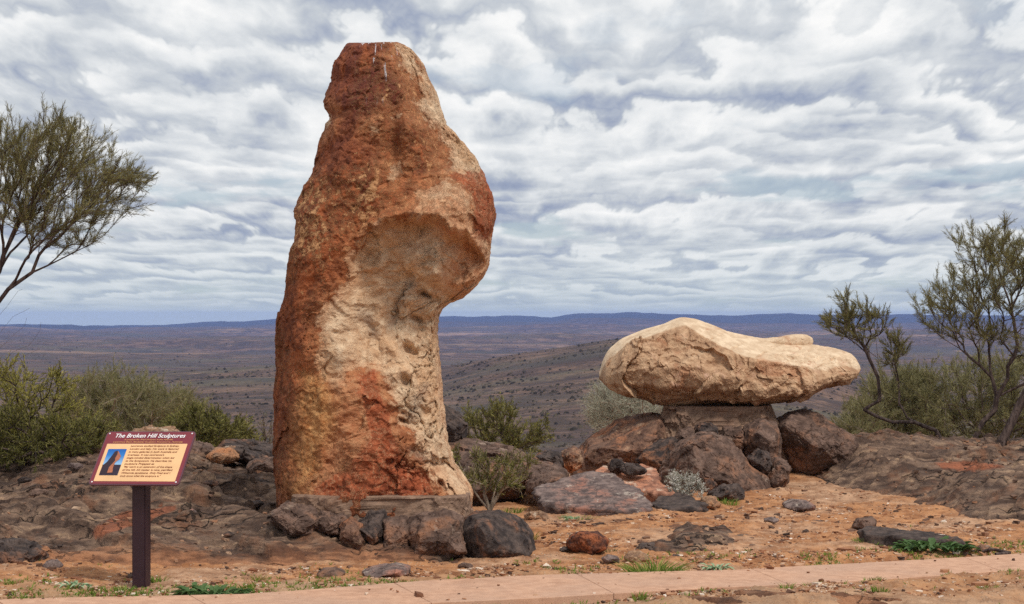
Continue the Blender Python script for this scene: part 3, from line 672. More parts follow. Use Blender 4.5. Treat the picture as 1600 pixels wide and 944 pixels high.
# --- mortar bed and boulders under the standing stone
def pedestal(name, poly, Y, depth, mat, seed): return outline_rock(name, poly, Y, depth, mat, seed=seed, rough=.012, facets=0, e=.20, cell=.25)
def plinth(px0, px1, py0, py1, Y, D, seed, label, flare=.06, rg=1.0):
    """Poured mortar: a flat topped bed with nearly upright trowelled sides."""
    s_ = Y/F; cx = ((px0+px1)/2-800)*s_; hw = (px1-px0)/2*s_; z1 = EYE-(py0-HZ)*s_; z0 = EYE-(py1-HZ)*s_
    N = 420; a = np.linspace(-np.pi, np.pi, N, endpoint=False); e = .30
    bx, by = np.sign(np.cos(a))*np.abs(np.cos(a))**e, -np.sign(np.sin(a))*np.abs(np.sin(a))**e
    rows = []
    for q, zq in [(.01, 0), (.5, 0), (.85, 0), (.95, .0), (.985, -.004), (1.0, -.014)]+[(1+flare*k/40.0, -.014-(z1-z0-.014)*k/40.0) for k in range(1, 41)]:
        X, Yy, Z = cx+bx*hw*q, by*D*q, z1+zq+0*bx
        p_ = np.stack([X*2.6+seed, Yy*2.6, Z*2.6], -1); d = .03*fbm(p_, 4)+.010*ridged(p_*4, 4)+.03*cells(p_*1.3+2)[2]; d = d*rg
        lowf = np.clip((z1-Z)/(z1-z0), 0, 1)**2; d = d+lowf*.05*fbm(p_*1.8+4, 4)
        rows.append(np.stack([X+d*bx*.6, Y+Yy+d*by, Z+.012*fbm(p_*1.3+9, 3)*(q > .9)], -1))
    V = np.stack(rows); o = link('stone_plinth', mesh_np('stone_plinth', V, grid_faces(len(rows), N, True), smooth=False), M_mortar)
    origin_to(o, (cx, Y, z0)); return tag(o, label, 'plinth')
plinth(464, 733, 765, 862, 14.50, .50, 3, 'flat mortar plinth bedding the foot of the tall standing stone', .02)
G1 = 'boulders packed around the foot of the standing stone'
rock('boulder', 'large smooth dark boulder at the right foot of the standing stone', 'boulder', [(716, 840), (722, 816), (738, 802), (778, 800), (814, 812), (836, 834), (836, 854), (796, 868), (736, 872), (719, 858)], 13.85, .42, M_boulder_dark, G1, seed=1, rough=.03, facets=4, sink=10, cell=.5)
rock('boulder', 'broad dark boulder with tan chipped top under the middle of the plinth', 'boulder', [(632, 818), (656, 804), (692, 800), (722, 808), (728, 832), (728, 860), (680, 868), (644, 862), (632, 838)], 13.8, .35, M_boulder, G1, seed=2, rough=.04, facets=7, sink=8)
rock('boulder', 'upright brown boulder between the black one and the broad one below the plinth', 'boulder', [(599, 812), (634, 808), (643, 824), (641, 848), (622, 860), (602, 854), (597, 826)], 13.85, .3, M_boulder, G1, seed=3, rough=.04, facets=7, sink=6)
rock('boulder', 'black angular boulder under the left half of the plinth', 'boulder', [(558, 816), (578, 801), (602, 799), (607, 820), (604, 848), (584, 856), (564, 842)], 13.9, .3, M_boulder_dark, G1, seed=4, rough=.05, facets=12, sink=6)
rock('boulder', 'small rusty stone leaning left of the black boulder', 'boulder', [(530, 824), (548, 808), (566, 822), (572, 846), (556, 856), (536, 844)], 13.75, .2, M_boulder_red, G1, seed=5, rough=.05, facets=10, sink=5)
rock('boulder', 'small dark wedge of rock in front of the gap between two boulders', 'boulder', [(697, 845), (712, 833), (722, 832), (729, 858), (716, 866), (700, 860)], 13.55, .15, M_boulder, G1, seed=6, rough=.05, facets=10, sink=4)
rock('boulder', 'brown stone with split face at the left end of the plinth', 'boulder', [(488, 814), (506, 800), (544, 800), (550, 814), (538, 836), (502, 832)], 14.0, .3, M_boulder, G1, seed=7, rough=.06, facets=12, sink=8)
rock('boulder', 'low broken ledge stone tucked beneath the plinth near its left corner', 'boulder', [(424, 802), (450, 786), (490, 792), (506, 812), (502, 834), (450, 828), (426, 814)], 14.0, .35, M_boulder, G1, seed=8, rough=.06, facets=12, sink=8)

# --- the floating stone
YF = 20.0; SF = YF/F
def floating_stone():
    top = np.array([(936, 590), (938, 574), (944, 558), (952, 545), (970, 530), (1005, 515), (1040, 505), (1054, 498), (1068, 495), (1089, 498), (1117, 508), (1138, 517), (1169, 524), (1197, 529), (1230, 534), (1270, 538), (1302, 543), (1330, 552), (1340, 562), (1344, 575)], float)
    bot = np.array([(936, 592), (944, 601), (952, 608), (980, 622), (1005, 624), (1020, 632), (1047, 637), (1068, 636), (1096, 632), (1145, 631), (1180, 635), (1204, 631), (1250, 622), (1278, 608), (1313, 599), (1334, 591), (1342, 582), (1344, 576)], float)
    ridge = np.array([(936, 590), (945, 566), (970, 545), (1005, 528), (1040, 514), (1068, 506), (1085, 518), (1117, 540), (1150, 553), (1187, 562), (1215, 568), (1250, 572), (1280, 574), (1310, 570), (1344, 575)], float)
    rd = np.array([(936, .3), (970, .35), (1040, .3), (1068, .25), (1090, .45), (1117, .72), (1150, .82), (1250, .85), (1344, .5)], float)
    NX, NA = 500, 220
    u = np.linspace(0, 1, NX); xs = 936.3+(1343.7-936.3)*(.5-.5*np.cos(np.pi*u))*.35+(1343.7-936.3)*u*.65
    D = np.interp(xs, [936, 945, 970, 1040, 1120, 1200, 1270, 1320, 1344], [.02, .22, .42, .62, .66, .62, .52, .34, .03])
    def I(a): return np.interp(xs, a[:, 0], a[:, 1])
    def sm(a, k=6): ker = np.ones(2*k+1)/(2*k+1); return np.convolve(np.pad(a, k, mode='edge'), ker, 'valid')
    zt, zb, zr, dr = (sm(I(top)), sm(I(bot)), sm(I(ridge)), sm(I(rd)))
    H = zb-zt
    keel = zb-H*np.interp(xs, [936, 960, 1010, 1060, 1150, 1250, 1344], [.1, .25, .24, .26, .18, .2, .2])
    # section: (depth, row), clockwise from the top, seen from the right
    sec = [(0.15, zt), (-dr*.6, zt*.35+zr*.65), (-dr, zr), (-1.0+0*xs, zr*.35+keel*.65), (-.95+0*xs, keel), (-.5+0*xs, zb-H*.05), (-.2+0*xs, zb), (.45+0*xs, zb-H*.03), (.85+0*xs, zb-H*.2), (1+0*xs, zb-H*.5), (.75+0*xs, zt+H*.2), (.15+0*xs, zt)]
    pd = np.stack([s_[0]+0*xs for s_ in sec], 1)*D[:, None]; pz = np.stack([s_[1] for s_ in sec], 1)
    K = len(sec); seg = np.array([.9, .7, 1.5, .55, .8, .6, .7, .5, .5, .6, .8]); cum = np.concatenate([[0], np.cumsum(seg)]); cum /= cum[-1]
    tt = np.linspace(0, 1, NA, endpoint=False)
    dd = np.stack([np.interp(tt, cum, pd[i]) for i in range(NX)]); pr = np.stack([np.interp(tt, cum, pz[i]) for i in range(NX)])
    k = 2; ker = np.hanning(2*k+3)[1:-1]; ker /= ker.sum()
    wrap = lambda a: np.stack([np.convolve(np.concatenate([r_[-k:], r_, r_[:k]]), ker, 'valid') for r_ in a])
    dd, pr = wrap(dd), wrap(pr)
    px = xs[:, None]+0*dd
    front = sstep(.05, -.3, dd/np.maximum(D[:, None], .05)*-1)*0+(dd < 0)
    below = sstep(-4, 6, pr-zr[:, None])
    u3 = np.stack([px*SF, dd, -pr*SF], -1)
    f = .045*fbm(u3*2.2+20, 5)+.016*ridged(u3*4+12, 5, gain=.55)
    wq = u3+.12*np.stack([fbm(u3*3+k_, 3) for k_ in (0, 5, 9)], -1); e1, v1, t1 = cells(wq*2.1+4); e2, v2, t2 = cells(wq*5.5+9)
    e3, v3, t3 = cells(wq*12+2); f += (.085*t1+.024*(v1-.5)*sstep(0, .08, e1)+.026*t2+.008*(v2-.5)+.009*t3)*below
    f *= (.25+.75*below)
    Gf = lambda x0, y0, sx, sy: np.exp(-(((px-x0)/sx)**2+((pr-y0)/sy)**2))
    f += .06*Gf(1000, 560, 30, 26)-.06*Gf(1040, 540, 22, 16)-.07*Gf(1120, 570, 40, 12)-.05*Gf(1165, 588, 14, 24)+.05*Gf(1085, 590, 30, 16)+.04*Gf(1240, 590, 30, 12)
    f -= .12*sstep(0, 6, pr-(600+(px-936)*.18))*(1-sstep(1010, 1030, px))*.6      # the undercut keel at the left
    # carved grooves across the upper face
    f += -.018*(1-below)*np.clip(1-np.abs(np.sin((px-1130)*.045+(pr-520)*.12))*6, 0, 1)*sstep(1080, 1110, px)
    endm = sstep(1185, 1215, px)*(1-below*.4); f += endm*.014*ridged(np.stack([u3[..., 0]*13, u3[..., 1]*9, u3[..., 2]*20], -1), 3)
    amp = np.clip(D/.4, .1, 1)[:, None]; f *= amp
    c_ = np.stack([0*dd, dd*0, ((zt+zb)/2)[:, None]+0*pr], -1)
    ny = dd/np.maximum(D[:, None], .03); nz = -(pr-c_[..., 2])*SF/np.maximum((H*SF/2)[:, None], .03)
    ln = np.sqrt(ny**2+nz**2)+1e-6; ny, nz = ny/ln, nz/ln
    zk = np.where(np.abs(nz) > .8, .25, 1.0)
    X = (px-800)*SF; Yv = YF+dd+ny*f; Z = EYE-(pr-HZ)*SF+nz*f*zk
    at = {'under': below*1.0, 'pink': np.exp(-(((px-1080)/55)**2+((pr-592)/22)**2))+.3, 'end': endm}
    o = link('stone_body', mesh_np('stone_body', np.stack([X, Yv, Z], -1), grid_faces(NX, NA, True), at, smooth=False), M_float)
    return o
fs = tag(empty('floating_stone', (2.3, YF, .72)), 'pale wedge shaped sandstone sculpture balanced across a low boulder mound', 'sculpture')
def child_of(o, p):
    o.parent = p; o.location = Vector(o.location)-Vector(p.location)
b_ = floating_stone(); child_of(b_, fs)
fin = outline_rock('stone_fin', [(1150, 532), (1190, 529), (1215, 527), (1235, 523), (1255, 522), (1268, 525), (1271, 533), (1268, 541), (1240, 548), (1160, 548)], 20.15, .16, M_float, seed=31, rough=.015, facets=1, e=.9, wf=.4)
child_of(fin, fs)

plinth(1042, 1200, 632, 720, 20.0, .44, 5, 'rough mortar plinth holding up the pale wedge shaped stone', .26, 2.6)
G2 = 'boulders of the mound beneath the pale wedge shaped stone'
rock('boulder', 'long slanting rust streaked boulder on the left flank of the mound', 'boulder', [(888, 728), (903, 711), (921, 687), (963, 662), (1001, 650), (1031, 648), (1046, 662), (1058, 690), (1050, 715), (1000, 730), (940, 742), (895, 742)], 20.0, .9, M_boulder_red, G2, seed=11, rough=.05, facets=8, cell=.5, sink=12)
rock('boulder', 'rounded dark boulder with a rusty left edge wedged beside the largest one', 'boulder', [(994, 718), (1010, 700), (1032, 687), (1052, 684), (1074, 694), (1066, 715), (1040, 735), (1010, 742), (996, 735)], 19.2, .4, M_boulder_dark, G2, seed=12, rough=.05, facets=8, cell=.5, sink=12)
rock('boulder', 'largest smooth brown boulder at the centre front of the mound', 'boulder', [(1030, 740), (1047, 711), (1068, 690), (1096, 677), (1131, 683), (1155, 704), (1173, 729), (1197, 746), (1203, 764), (1180, 776), (1145, 766), (1100, 768), (1040, 762)], 18.6, .6, M_boulder, G2, seed=13, rough=.045, facets=7, cell=.5, sink=8)
rock('boulder', 'big rust stained boulder at the right end of the mound', 'boulder', [(1210, 668), (1216, 655), (1232, 646), (1264, 643), (1285, 648), (1302, 666), (1327, 680), (1336, 694), (1333, 706), (1300, 722), (1257, 736), (1236, 735), (1218, 715)], 19.7, .6, M_boulder, G2, seed=14, rough=.05, facets=9, cell=.5, sink=12)
rock('boulder', 'upright pitted boulder in the middle of the mound under the plinth edge', 'boulder', [(1152, 690), (1166, 666), (1190, 656), (1212, 662), (1224, 690), (1220, 722), (1195, 730), (1165, 715)], 19.3, .4, M_boulder, G2, seed=15, rough=.05, facets=9, cell=.5, sink=6)
rock('boulder', 'small angular grey boulder in the cleft right of the largest boulder', 'boulder', [(1165, 717), (1186, 701), (1202, 709), (1206, 735), (1190, 742), (1172, 736)], 18.7, .25, M_boulder_dark, G2, seed=16, rough=.05, facets=14, sink=8)
rock('boulder', 'small tan pointed boulder low in the gap before the right boulder', 'boulder', [(1197, 742), (1206, 722), (1217, 713), (1232, 724), (1236, 748), (1218, 760), (1200, 757)], 18.6, .25, M_boulder, G2, seed=17, rough=.05, facets=12, sink=6)
rock('boulder', 'black split stone lodged against the front of the rough plinth', 'boulder', [(1084, 672), (1096, 662), (1112, 661), (1124, 670), (1122, 684), (1098, 686)], 19.2, .2, M_boulder_dark, G2, seed=18, rough=.08, facets=14)
rock('boulder', 'small brown boulder between the black split stone and the left rounded one', 'boulder', [(1052, 690), (1064, 672), (1080, 666), (1092, 680), (1085, 700), (1062, 708)], 19.25, .3, M_boulder, G2, seed=19, rough=.06, facets=10)
rock('boulder', 'dark brown boulder filling the space behind the largest boulder', 'boulder', [(1120, 690), (1132, 668), (1156, 664), (1170, 680), (1168, 710), (1140, 712)], 19.45, .3, M_boulder, G2, seed=20, rough=.06, facets=10)
rock('boulder', 'small dark stone at the front foot of the largest boulder', 'boulder', [(1093, 758), (1100, 746), (1112, 745), (1120, 756), (1116, 768), (1098, 770)], 18.1, .15, M_boulder_dark, G2, seed=21, rough=.06, facets=10, sink=4)
rock('boulder', 'squat tan brown stone at the foot of the mound beside the small weeds', 'boulder', [(1104, 772), (1125, 760), (1150, 757), (1163, 768), (1160, 781), (1120, 784)], 17.7, .25, M_boulder_dark, G2, seed=22, rough=.06, facets=10, sink=4)

# --- slabs and loose stones in the middle
slab_rock('stone_slab', 'wide flat grey stone slab tipped towards the path', 'stone slab', [(830, 768), (841, 756), (886, 747), (927, 738), (955, 740), (982, 754), (1018, 786), (1016, 796), (999, 800), (920, 794), (872, 789), (841, 779)], 16.6, 0, .17, .20, .10, M_slab_grey, 1, 'flat slabs stacked between the two sculptures')
slab_rock('stone_slab', 'pinkish flat slab lying behind the wide grey slab', 'stone slab', [(924, 738), (948, 727), (975, 722), (1003, 725), (1027, 733), (1028, 749), (1054, 770), (1050, 776), (1010, 768), (970, 762)], 17.4, 0, .18, .22, .12, M_slab_pink, 2, 'flat slabs stacked between the two sculptures')
slab_rock('stone_slab', 'low dark flat slab under the right end of the pinkish slab', 'stone slab', [(1018, 783), (1040, 772), (1068, 770), (1099, 786), (1094, 796), (1050, 797), (1022, 794)], 16.9, 0, .07, .10, .10, M_boulder_dark, 3, 'flat slabs stacked between the two sculptures')
G3 = 'loose stones scattered between the path and the sculptures'
rock('stone', 'small dark angular stone on top of the pinkish slab, left of its pair', 'stone', [(948, 728), (956, 718), (970, 717), (977, 727), (972, 738), (955, 738)], 17.6, .1, M_boulder_dark, G3, seed=41, facets=14, rough=.06)
rock('stone', 'flat dark stone on top of the pinkish slab, right of its pair', 'stone', [(968, 735), (980, 724), (998, 725), (1012, 736), (1004, 742), (978, 742)], 17.45, .12, M_boulder_dark, G3, seed=42, facets=14, rough=.06)
rock('stone', 'rounded red brown stone alone on the gravel near the path', 'stone', [(886, 846), (892, 836), (905, 832), (934, 831), (949, 843), (948, 857), (925, 868), (900, 866), (887, 858)], 13.75, .16, M_red_ball, G3, seed=43, facets=5, rough=.03)
rock('stone', 'tan flat stone beside the left end of the grey slab', 'stone', [(817, 806), (828, 799), (850, 800), (860, 808), (850, 815), (822, 814)], 15.9, .12, M_tan, G3, seed=44, facets=10, rough=.06)
rock('stone', 'squarish grey brown block above the left end of the grey slab', 'stone', [(824, 752), (833, 737), (865, 728), (889, 737), (884, 750), (852, 762), (822, 764)], 17.2, .4, M_boulder, G3, seed=45, facets=12, rough=.05, sink=6)
rock('stone', 'long smooth sloping rock behind the sparse twiggy shrub', 'rock', [(690, 690), (720, 684), (760, 692), (800, 704), (838, 720), (868, 728), (862, 745), (820, 768), (760, 790), (700, 790), (688, 740)], 17.6, .7, M_boulder, None, seed=46, facets=7, rough=.04, sink=10)
rock('stone', 'dark upright rock peeping out at the right edge of the standing stone', 'rock', [(680, 640), (700, 637), (718, 647), (730, 664), (728, 686), (700, 695), (678, 690)], 17.9, .4, M_boulder_dark, None, seed=47, facets=10, rough=.05)
rock('stone', 'low dark stone behind the squarish block below the green bush', 'stone', [(831, 722), (842, 709), (870, 705), (885, 716), (884, 730), (840, 732)], 18.8, .35, M_boulder_dark, G3, seed=48, facets=12, rough=.06)
rock('stone', 'rust tinted stone left of the slanting boulder', 'stone', [(870, 722), (878, 706), (896, 699), (912, 706), (914, 724), (892, 734), (874, 732)], 18.9, .3, M_boulder_red, G3, seed=49, facets=12, rough=.06, sink=4)
rock('stone', 'dark stone half buried behind the grass tuft', 'stone', [(996, 858), (1003, 850), (1030, 848), (1044, 855), (1044, 864), (1010, 867)], 13.9, .12, M_boulder_dark, G3, seed=50, facets=10, rough=.05, sink=3)
rock('stone', 'pale pinkish stone left of the grass tuft', 'stone', [(975, 872), (984, 862), (1002, 862), (1015, 872), (1012, 880), (985, 882)], 13.35, .14, M_tan, G3, seed=51, facets=8, rough=.04, sink=3)
rock('stone', 'flaky grey stone chip near the red brown stone', 'stone', [(937, 872), (948, 867), (966, 870), (968, 878), (944, 879)], 13.2, .08, M_slab_grey, G3, seed=52, facets=14, rough=.05, sink=2)
rock('stone', 'small pointed grey stone right of the grass tuft', 'stone', [(1046, 871), (1053, 865), (1063, 868), (1062, 875), (1049, 875)], 13.4, .05, M_boulder_dark, G3, seed=53, facets=12, rough=.05, sink=2)
rock('stone', 'light tan stone at the left of the pale rosette weed', 'stone', [(1081, 876), (1092, 867), (1103, 870), (1101, 878), (1088, 880)], 13.3, .08, M_tan, G3, seed=54, facets=12, rough=.05, sink=2)
rock('stone', 'pale orange stone at the right tip of the dark low slab', 'stone', [(1092, 786), (1100, 777), (1118, 777), (1127, 787), (1118, 794), (1098, 794)], 17.0, .12, M_tan, G3, seed=55, facets=9, rough=.05, sink=3)
rock('stone', 'dark sloping stone at the left end of the log like slab', 'stone', [(1332, 822), (1340, 812), (1358, 808), (1371, 813), (1368, 826), (1345, 830)], 15.3, .15, M_boulder, G3, seed=56, facets=12, rough=.05, sink=2)
slab_rock('stone_slab', 'long dark log like slab lying among dark green weeds', 'stone slab', [(1344, 828), (1352, 821), (1400, 826), (1454, 831), (1499, 841), (1504, 848), (1460, 846), (1400, 840), (1350, 836)], 14.6, 0, .11, .05, .13, M_boulder_dark, 7)
rock('stone', 'broad grey flat stone set in the verge below the standing stone', 'stone', [(563, 893), (585, 886), (620, 882), (640, 884), (640, 896), (610, 903), (575, 902)], 12.7, .22, M_slab_grey, G3, seed=57, facets=6, rough=.02)
rock('stone', 'low brown flat stone in the verge left of the broad grey one', 'stone', [(494, 896), (505, 889), (530, 889), (542, 896), (530, 902), (500, 902)], 12.6, .15, M_boulder, G3, seed=58, facets=6, rough=.03)
rock('stone', 'small oval brown stone near the path below the right boulder', 'stone', [(714, 884), (722, 880), (735, 880), (742, 885), (734, 888), (718, 888)], 12.95, .05, M_boulder, G3, seed=59, facets=6, rough=.03)
rock('stone', 'small dark stone in gravel below the red brown stone', 'stone', [(873, 858), (880, 855), (890, 857), (888, 862), (876, 862)], 13.75, .04, M_boulder_dark, G3, seed=60, facets=6, rough=.03)
rock('stone', 'thin flat stone beside the fallen stick by the path edge', 'stone', [(1522, 860), (1532, 852), (1545, 852), (1550, 860), (1540, 864)], 13.8, .08, M_boulder, G3, seed=61, facets=12, rough=.05, sink=1)
rock('stone', 'grey sliver of stone on the soil right of the dark low outcrop', 'stone', [(1192, 812), (1205, 808), (1218, 811), (1214, 816), (1196, 817)], 15.8, .1, M_slab_grey, G3, seed=62, facets=8, rough=.03)
rock('stone', 'small rust brown stone on bare soil below the mound', 'stone', [(1268, 815), (1276, 811), (1286, 814), (1284, 818), (1270, 819)], 15.7, .06, M_boulder, G3, seed=63, facets=8, rough=.04)
rock('stone', 'grey rounded stone low on the soil before the right outcrop', 'stone', [(1222, 788), (1240, 781), (1262, 783), (1275, 790), (1268, 797), (1230, 797)], 16.8, .25, M_slab_grey, G3, seed=64, facets=6, rough=.03)
# left side
rock('rock', 'dark lumpy rock at the lower left corner beside the verge', 'rock', [(-20, 850), (15, 846), (45, 850), (68, 865), (70, 885), (40, 896), (-20, 900)], 13.1, .35, M_boulder_dark, None, seed=71, facets=12, rough=.06, sink=6)
rock('rock', 'pale grey weathered stone right of the dark lumpy corner rock', 'stone', [(66, 890), (72, 878), (86, 874), (97, 884), (94, 897), (72, 900)], 12.8, .12, M_slab_grey, None, seed=72, facets=10, rough=.05)
rock('rock', 'pale flat topped rock just behind the top of the sign', 'rock', [(150, 690), (200, 677), (228, 669), (262, 670), (300, 684), (310, 710), (150, 715)], 18.5, .5, M_tan, None, seed=73, facets=9, rough=.05, sink=6)
rock('rock', 'dark flat block on the crest right of the pale flat topped rock', 'rock', [(285, 700), (300, 690), (325, 697), (335, 706), (330, 720), (290, 722)], 18.2, .4, M_boulder, None, seed=74, facets=12, rough=.06)
rock('rock', 'light brown block on the crest touching the long dark block', 'rock', [(322, 712), (340, 700), (364, 699), (376, 712), (370, 722), (330, 724)], 17.6, .35, M_tan, None, seed=75, facets=12, rough=.05)
rock('rock', 'long dark block on the crest against the left edge of the standing stone', 'rock', [(343, 700), (352, 688), (390, 690), (435, 700), (440, 722), (380, 724), (348, 716)], 18.0, .5, M_boulder_dark, None, seed=76, facets=12, rough=.06)
rock('rock', 'tan ledge stone below the long dark block', 'rock', [(382, 728), (395, 718), (425, 716), (445, 728), (430, 738), (390, 738)], 17.0, .35, M_boulder, None, seed=77, facets=12, rough=.05)

# --- bedrock outcrops as height fields in plan
def outcrop(name, label, x0, x1, y0, y1, nx, ny, zfun, mat, attrs):
    xs = np.linspace(x0, x1, nx); ys = y0+(y1-y0)*np.linspace(0, 1, ny)**1.15
    X, Y = np.meshgrid(xs, ys); Z = zfun(X, Y)
    Z[:, 1:-1] = (Z[:, :-2]+2*Z[:, 1:-1]+Z[:, 2:])/4
    o = link(name, mesh_np(name, np.stack([X, Y, Z], -1), grid_faces(ny, nx), attrs(X, Y, Z), smooth=True), mat)
    origin_to(o, ((x0+x1)/2, (y0+y1)/2, 0)); tag(o, label, 'rock outcrop'); return o
def strata(X, Y, s, dipx=.25, dipy=.35, amp=1.0):
    wv = fbm(np.stack([X*.6, Y*.6, 0*X+s], -1), 3); wob = fbm(np.stack([X*2.2, Y*2.2, 0*X+s+4], -1), 4)
    h = 0
    for (fq, am, o_) in ((3.1, .085, 0), (8.0, .034, 5)):
        c = (Y*dipy+X*dipx+wv*.5)*fq+wob*.7+o_; fr = c-np.floor(c)
        saw = np.where(fr < .86, fr/.86, (1-fr)/.14)
        h = h+saw*am*(.25+1.1*sstep(-.25, .4, fbm(np.stack([X*.9+o_, Y*.9, 0*X+s+8], -1), 3)))
    ca, sa_ = math.cos(math.atan2(dipx, dipy)), math.sin(math.atan2(dipx, dipy))
    xr, yr = X*ca-Y*sa_, X*sa_+Y*ca                        # blocks drawn out along the beds
    q = np.stack([xr*.75+.30*wob, yr*2.9+.3*wv, 0*X+s], -1)
    e1, v1, t1 = cells(q, True); e2, v2, t2 = cells(q*2.7+5, True)
    h = h+.09*(v1-.4)*sstep(0, .06, e1)+.09*t1-.09*(1-sstep(0, .05, e1))+.022*(v2-.5)*sstep(0, .1, e2)+.028*t2-.035*(1-sstep(0, .07, e2))
    q = np.stack([xr*1.6, yr*6, 0*X+s], -1)
    e3, v3, t3 = cells(q*3.1+8, True); h = h+.012*(v3-.5)*sstep(0, .15, e3)+.016*t3
    return amp*(h+.026*ridged(q, 3, gain=.55)+.02*fbm(np.stack([X*4, Y*4, 0*X+s+2], -1), 5))
LP = [gp(-500, 900), gp(-200, 893), gp(13, 888), gp(100, 890), gp(250, 887), gp(400, 884), gp(520, 880), gp(640, 878), gp(760, 872), (0.3, 13.9), (.2, 15), (-.3, 16.6), (-.6, 19.5), (-2.5, 20.5), (-6, 20.5), (-7.5, 18), (-7.5, 14)]
def left_z(X, Y):
    d = sdf(LP, X, Y)+.12*fbm(np.stack([X*1.5, Y*1.5, 0*X+1], -1), 4)
    px = 800+F*X/Y
    cr = np.interp(px, [-400, 13, 60, 120, 200, 300, 430, 600, 900], [.20, .22, .33, .42, .46, .38, .27, .18, .05])
    prof = np.interp(Y, [12.6, 13.3, 14.0, 15.2, 17.0, 18.2, 19.3, 20.6], [.10, .18, .34, .66, .95, 1.0, .75, .2])
    slump = np.interp(Y, [13.5, 14, 17], [0, 1, 1])
    m_ = sstep(-.02, .5, d)
    st = strata(X, Y, 3.0)
    low = sstep(13.2, 14.3, Y+.25*fbm(np.stack([X, Y, 0*X], -1), 3))
    z = cr*prof*.9+(st-.05)*(.50+.32*low)
    # a hollow where the standing stone's plinth sits in its own boulders
    hol = np.exp(-(((X+.9)/.85)**2+((Y-14.3)/.7)**2)); z = z*(1-.1*hol)
    return -.12+m_*(z+.12)
def left_at(X, Y, Z):
    px = 800+F*X/Y; py = HZ+F*(EYE-Z)/Y
    org = 1-sstep(13.0, 14.1, Y-.3*sstep(350, 500, px)*(1-sstep(620, 700, px)))
    pt = sdf([(140, 825), (190, 800), (275, 788), (280, 795), (240, 812), (170, 835), (145, 838)], px, py)
    return {'orange': org*.9, 'patch': np.clip(pt/6+.4*fbm(np.stack([X*6, Y*6, 0*X], -1), 4), 0, 1)}
outcrop('rock_outcrop', 'broad layered dark bedrock behind the sign with an orange skirt', -7.4, .5, 12.5, 20.4, 480, 440, left_z, outcrop_mat('layered_bedrock', 1, .0), left_at)
RP = [gp(1225, 765), gp(1280, 772), gp(1345, 778), gp(1395, 793), gp(1450, 813), gp(1587, 826), gp(1800, 835), (6.8, 15.2), (7.5, 18), (7.4, 23), (4.8, 24), (3.3, 23.3), (2.7, 21)]
def right_z(X, Y):
    d = sdf(RP, X, Y)+.12*fbm(np.stack([X*1.5, Y*1.5, 0*X+7], -1), 4); px = 800+F*X/Y
    m_ = sstep(-.15, 1.0, d)
    a = .30*np.exp(-(((X-3.9)/1.1)**2+((Y-20.2)/1.9)**2))+.26*np.exp(-(((X-5.0)/1.3)**2+((Y-17.0)/1.0)**2))+.28*np.exp(-(((X-6.4)/1.5)**2+((Y-20.5)/2.0)**2))
    st = strata(X, Y, 9.0, -.35, .3, .75)
    return -.12+m_*(.12+.05+a+st*.8)
def right_at(X, Y, Z):
    px = 800+F*X/Y; py = HZ+F*(EYE-Z)/Y
    pt = sdf([(1460, 722), (1500, 718), (1560, 724), (1580, 732), (1520, 738), (1470, 734)], px, py)
    return {'orange': 1.0*(1-sstep(.0, .8, sdf(RP, X, Y))), 'patch': np.clip(pt/8+.4*fbm(np.stack([X*6, Y*6, 0*X], -1), 4), 0, 1)}
outcrop('rock_outcrop', 'humped brown grey bedrock below the trees right of the boulder mound', 2.4, 7.6, 14.7, 24, 340, 430, right_z, outcrop_mat('humped_bedrock', 6, .05), right_at)
BP = [gp(868, 742), gp(930, 752), gp(1010, 768), gp(1100, 776), gp(1200, 772), gp(1250, 752), (3.9, 19.3), (4.2, 20.5), (3.6, 22.3), (1.6, 22.6), (.5, 21.5)]
def base_z(X, Y):
    d = sdf(BP, X, Y)+.12*fbm(np.stack([X*2, Y*2, 0*X+3], -1), 4)
    a = .40*np.exp(-(((X-2.15)/.95)**2+((Y-20.2)/1.1)**2))+.22*np.exp(-(((X-1.2)/.6)**2+((Y-20.2)/1.0)**2))+.25*np.exp(-(((X-3.2)/.6)**2+((Y-20.2)/.9)**2))
    return -.12+sstep(-.05, .6, d)*(.16+a+strata(X, Y, 6.0, .3, .35, .8))
outcrop('rock_outcrop', 'cracked brown bedrock knoll from which the balanced stone rises', .2, 4.4, 17.6, 22.8, 300, 300, base_z, outcrop_mat('knoll_bedrock', 9, .0), lambda X, Y, Z: {'orange': .8*(1-sstep(0, .5, sdf(BP, X, Y))), 'patch': 0*X})
MP = [gp(985, 852), gp(1010, 862), gp(1100, 864), gp(1190, 856), gp(1200, 846), gp(1150, 830), gp(1070, 820), gp(1000, 824)]
def mid_z(X, Y):
    d = sdf(MP, X, Y)+.22*fbm(np.stack([X*2.2, Y*2.2, 0*X+2], -1), 4)
    return -.1+sstep(-.15, .45, d)*(.15+strata(X, Y, 5.0, .1, .4, .5)*.8)
outcrop('rock_outcrop', 'low dark slab of bedrock in the soil between stones and path', .7, 2.2, 13.3, 16.2, 200, 170, mid_z, outcrop_mat('dark_bedrock', 12, -.35), lambda X, Y, Z: {'orange': 0*X, 'patch': 0*X})
NP_ = [gp(960, 946), gp(1040, 934), gp(1120, 930), gp(1250, 926), gp(1380, 926), gp(1480, 934), gp(1490, 970), gp(1200, 990), gp(960, 985)]
def near_z(X, Y):
    d = sdf(NP_, X, Y)+.25*fbm(np.stack([X*2.6, Y*2.6, 0*X+2], -1), 5)
    return -.1+sstep(-.1, .4, d)*(.10+strata(X, Y, 2.0, .2, .3, .6)*.75)
outcrop('rock_outcrop', 'low brown rubbly rock on the near side of the path', .3, 2.9, 9.9, 11.9, 260, 170, near_z, outcrop_mat('rubbly_bedrock', 20, .1), lambda X, Y, Z: {'orange': 0*X+.80, 'patch': 0*X})

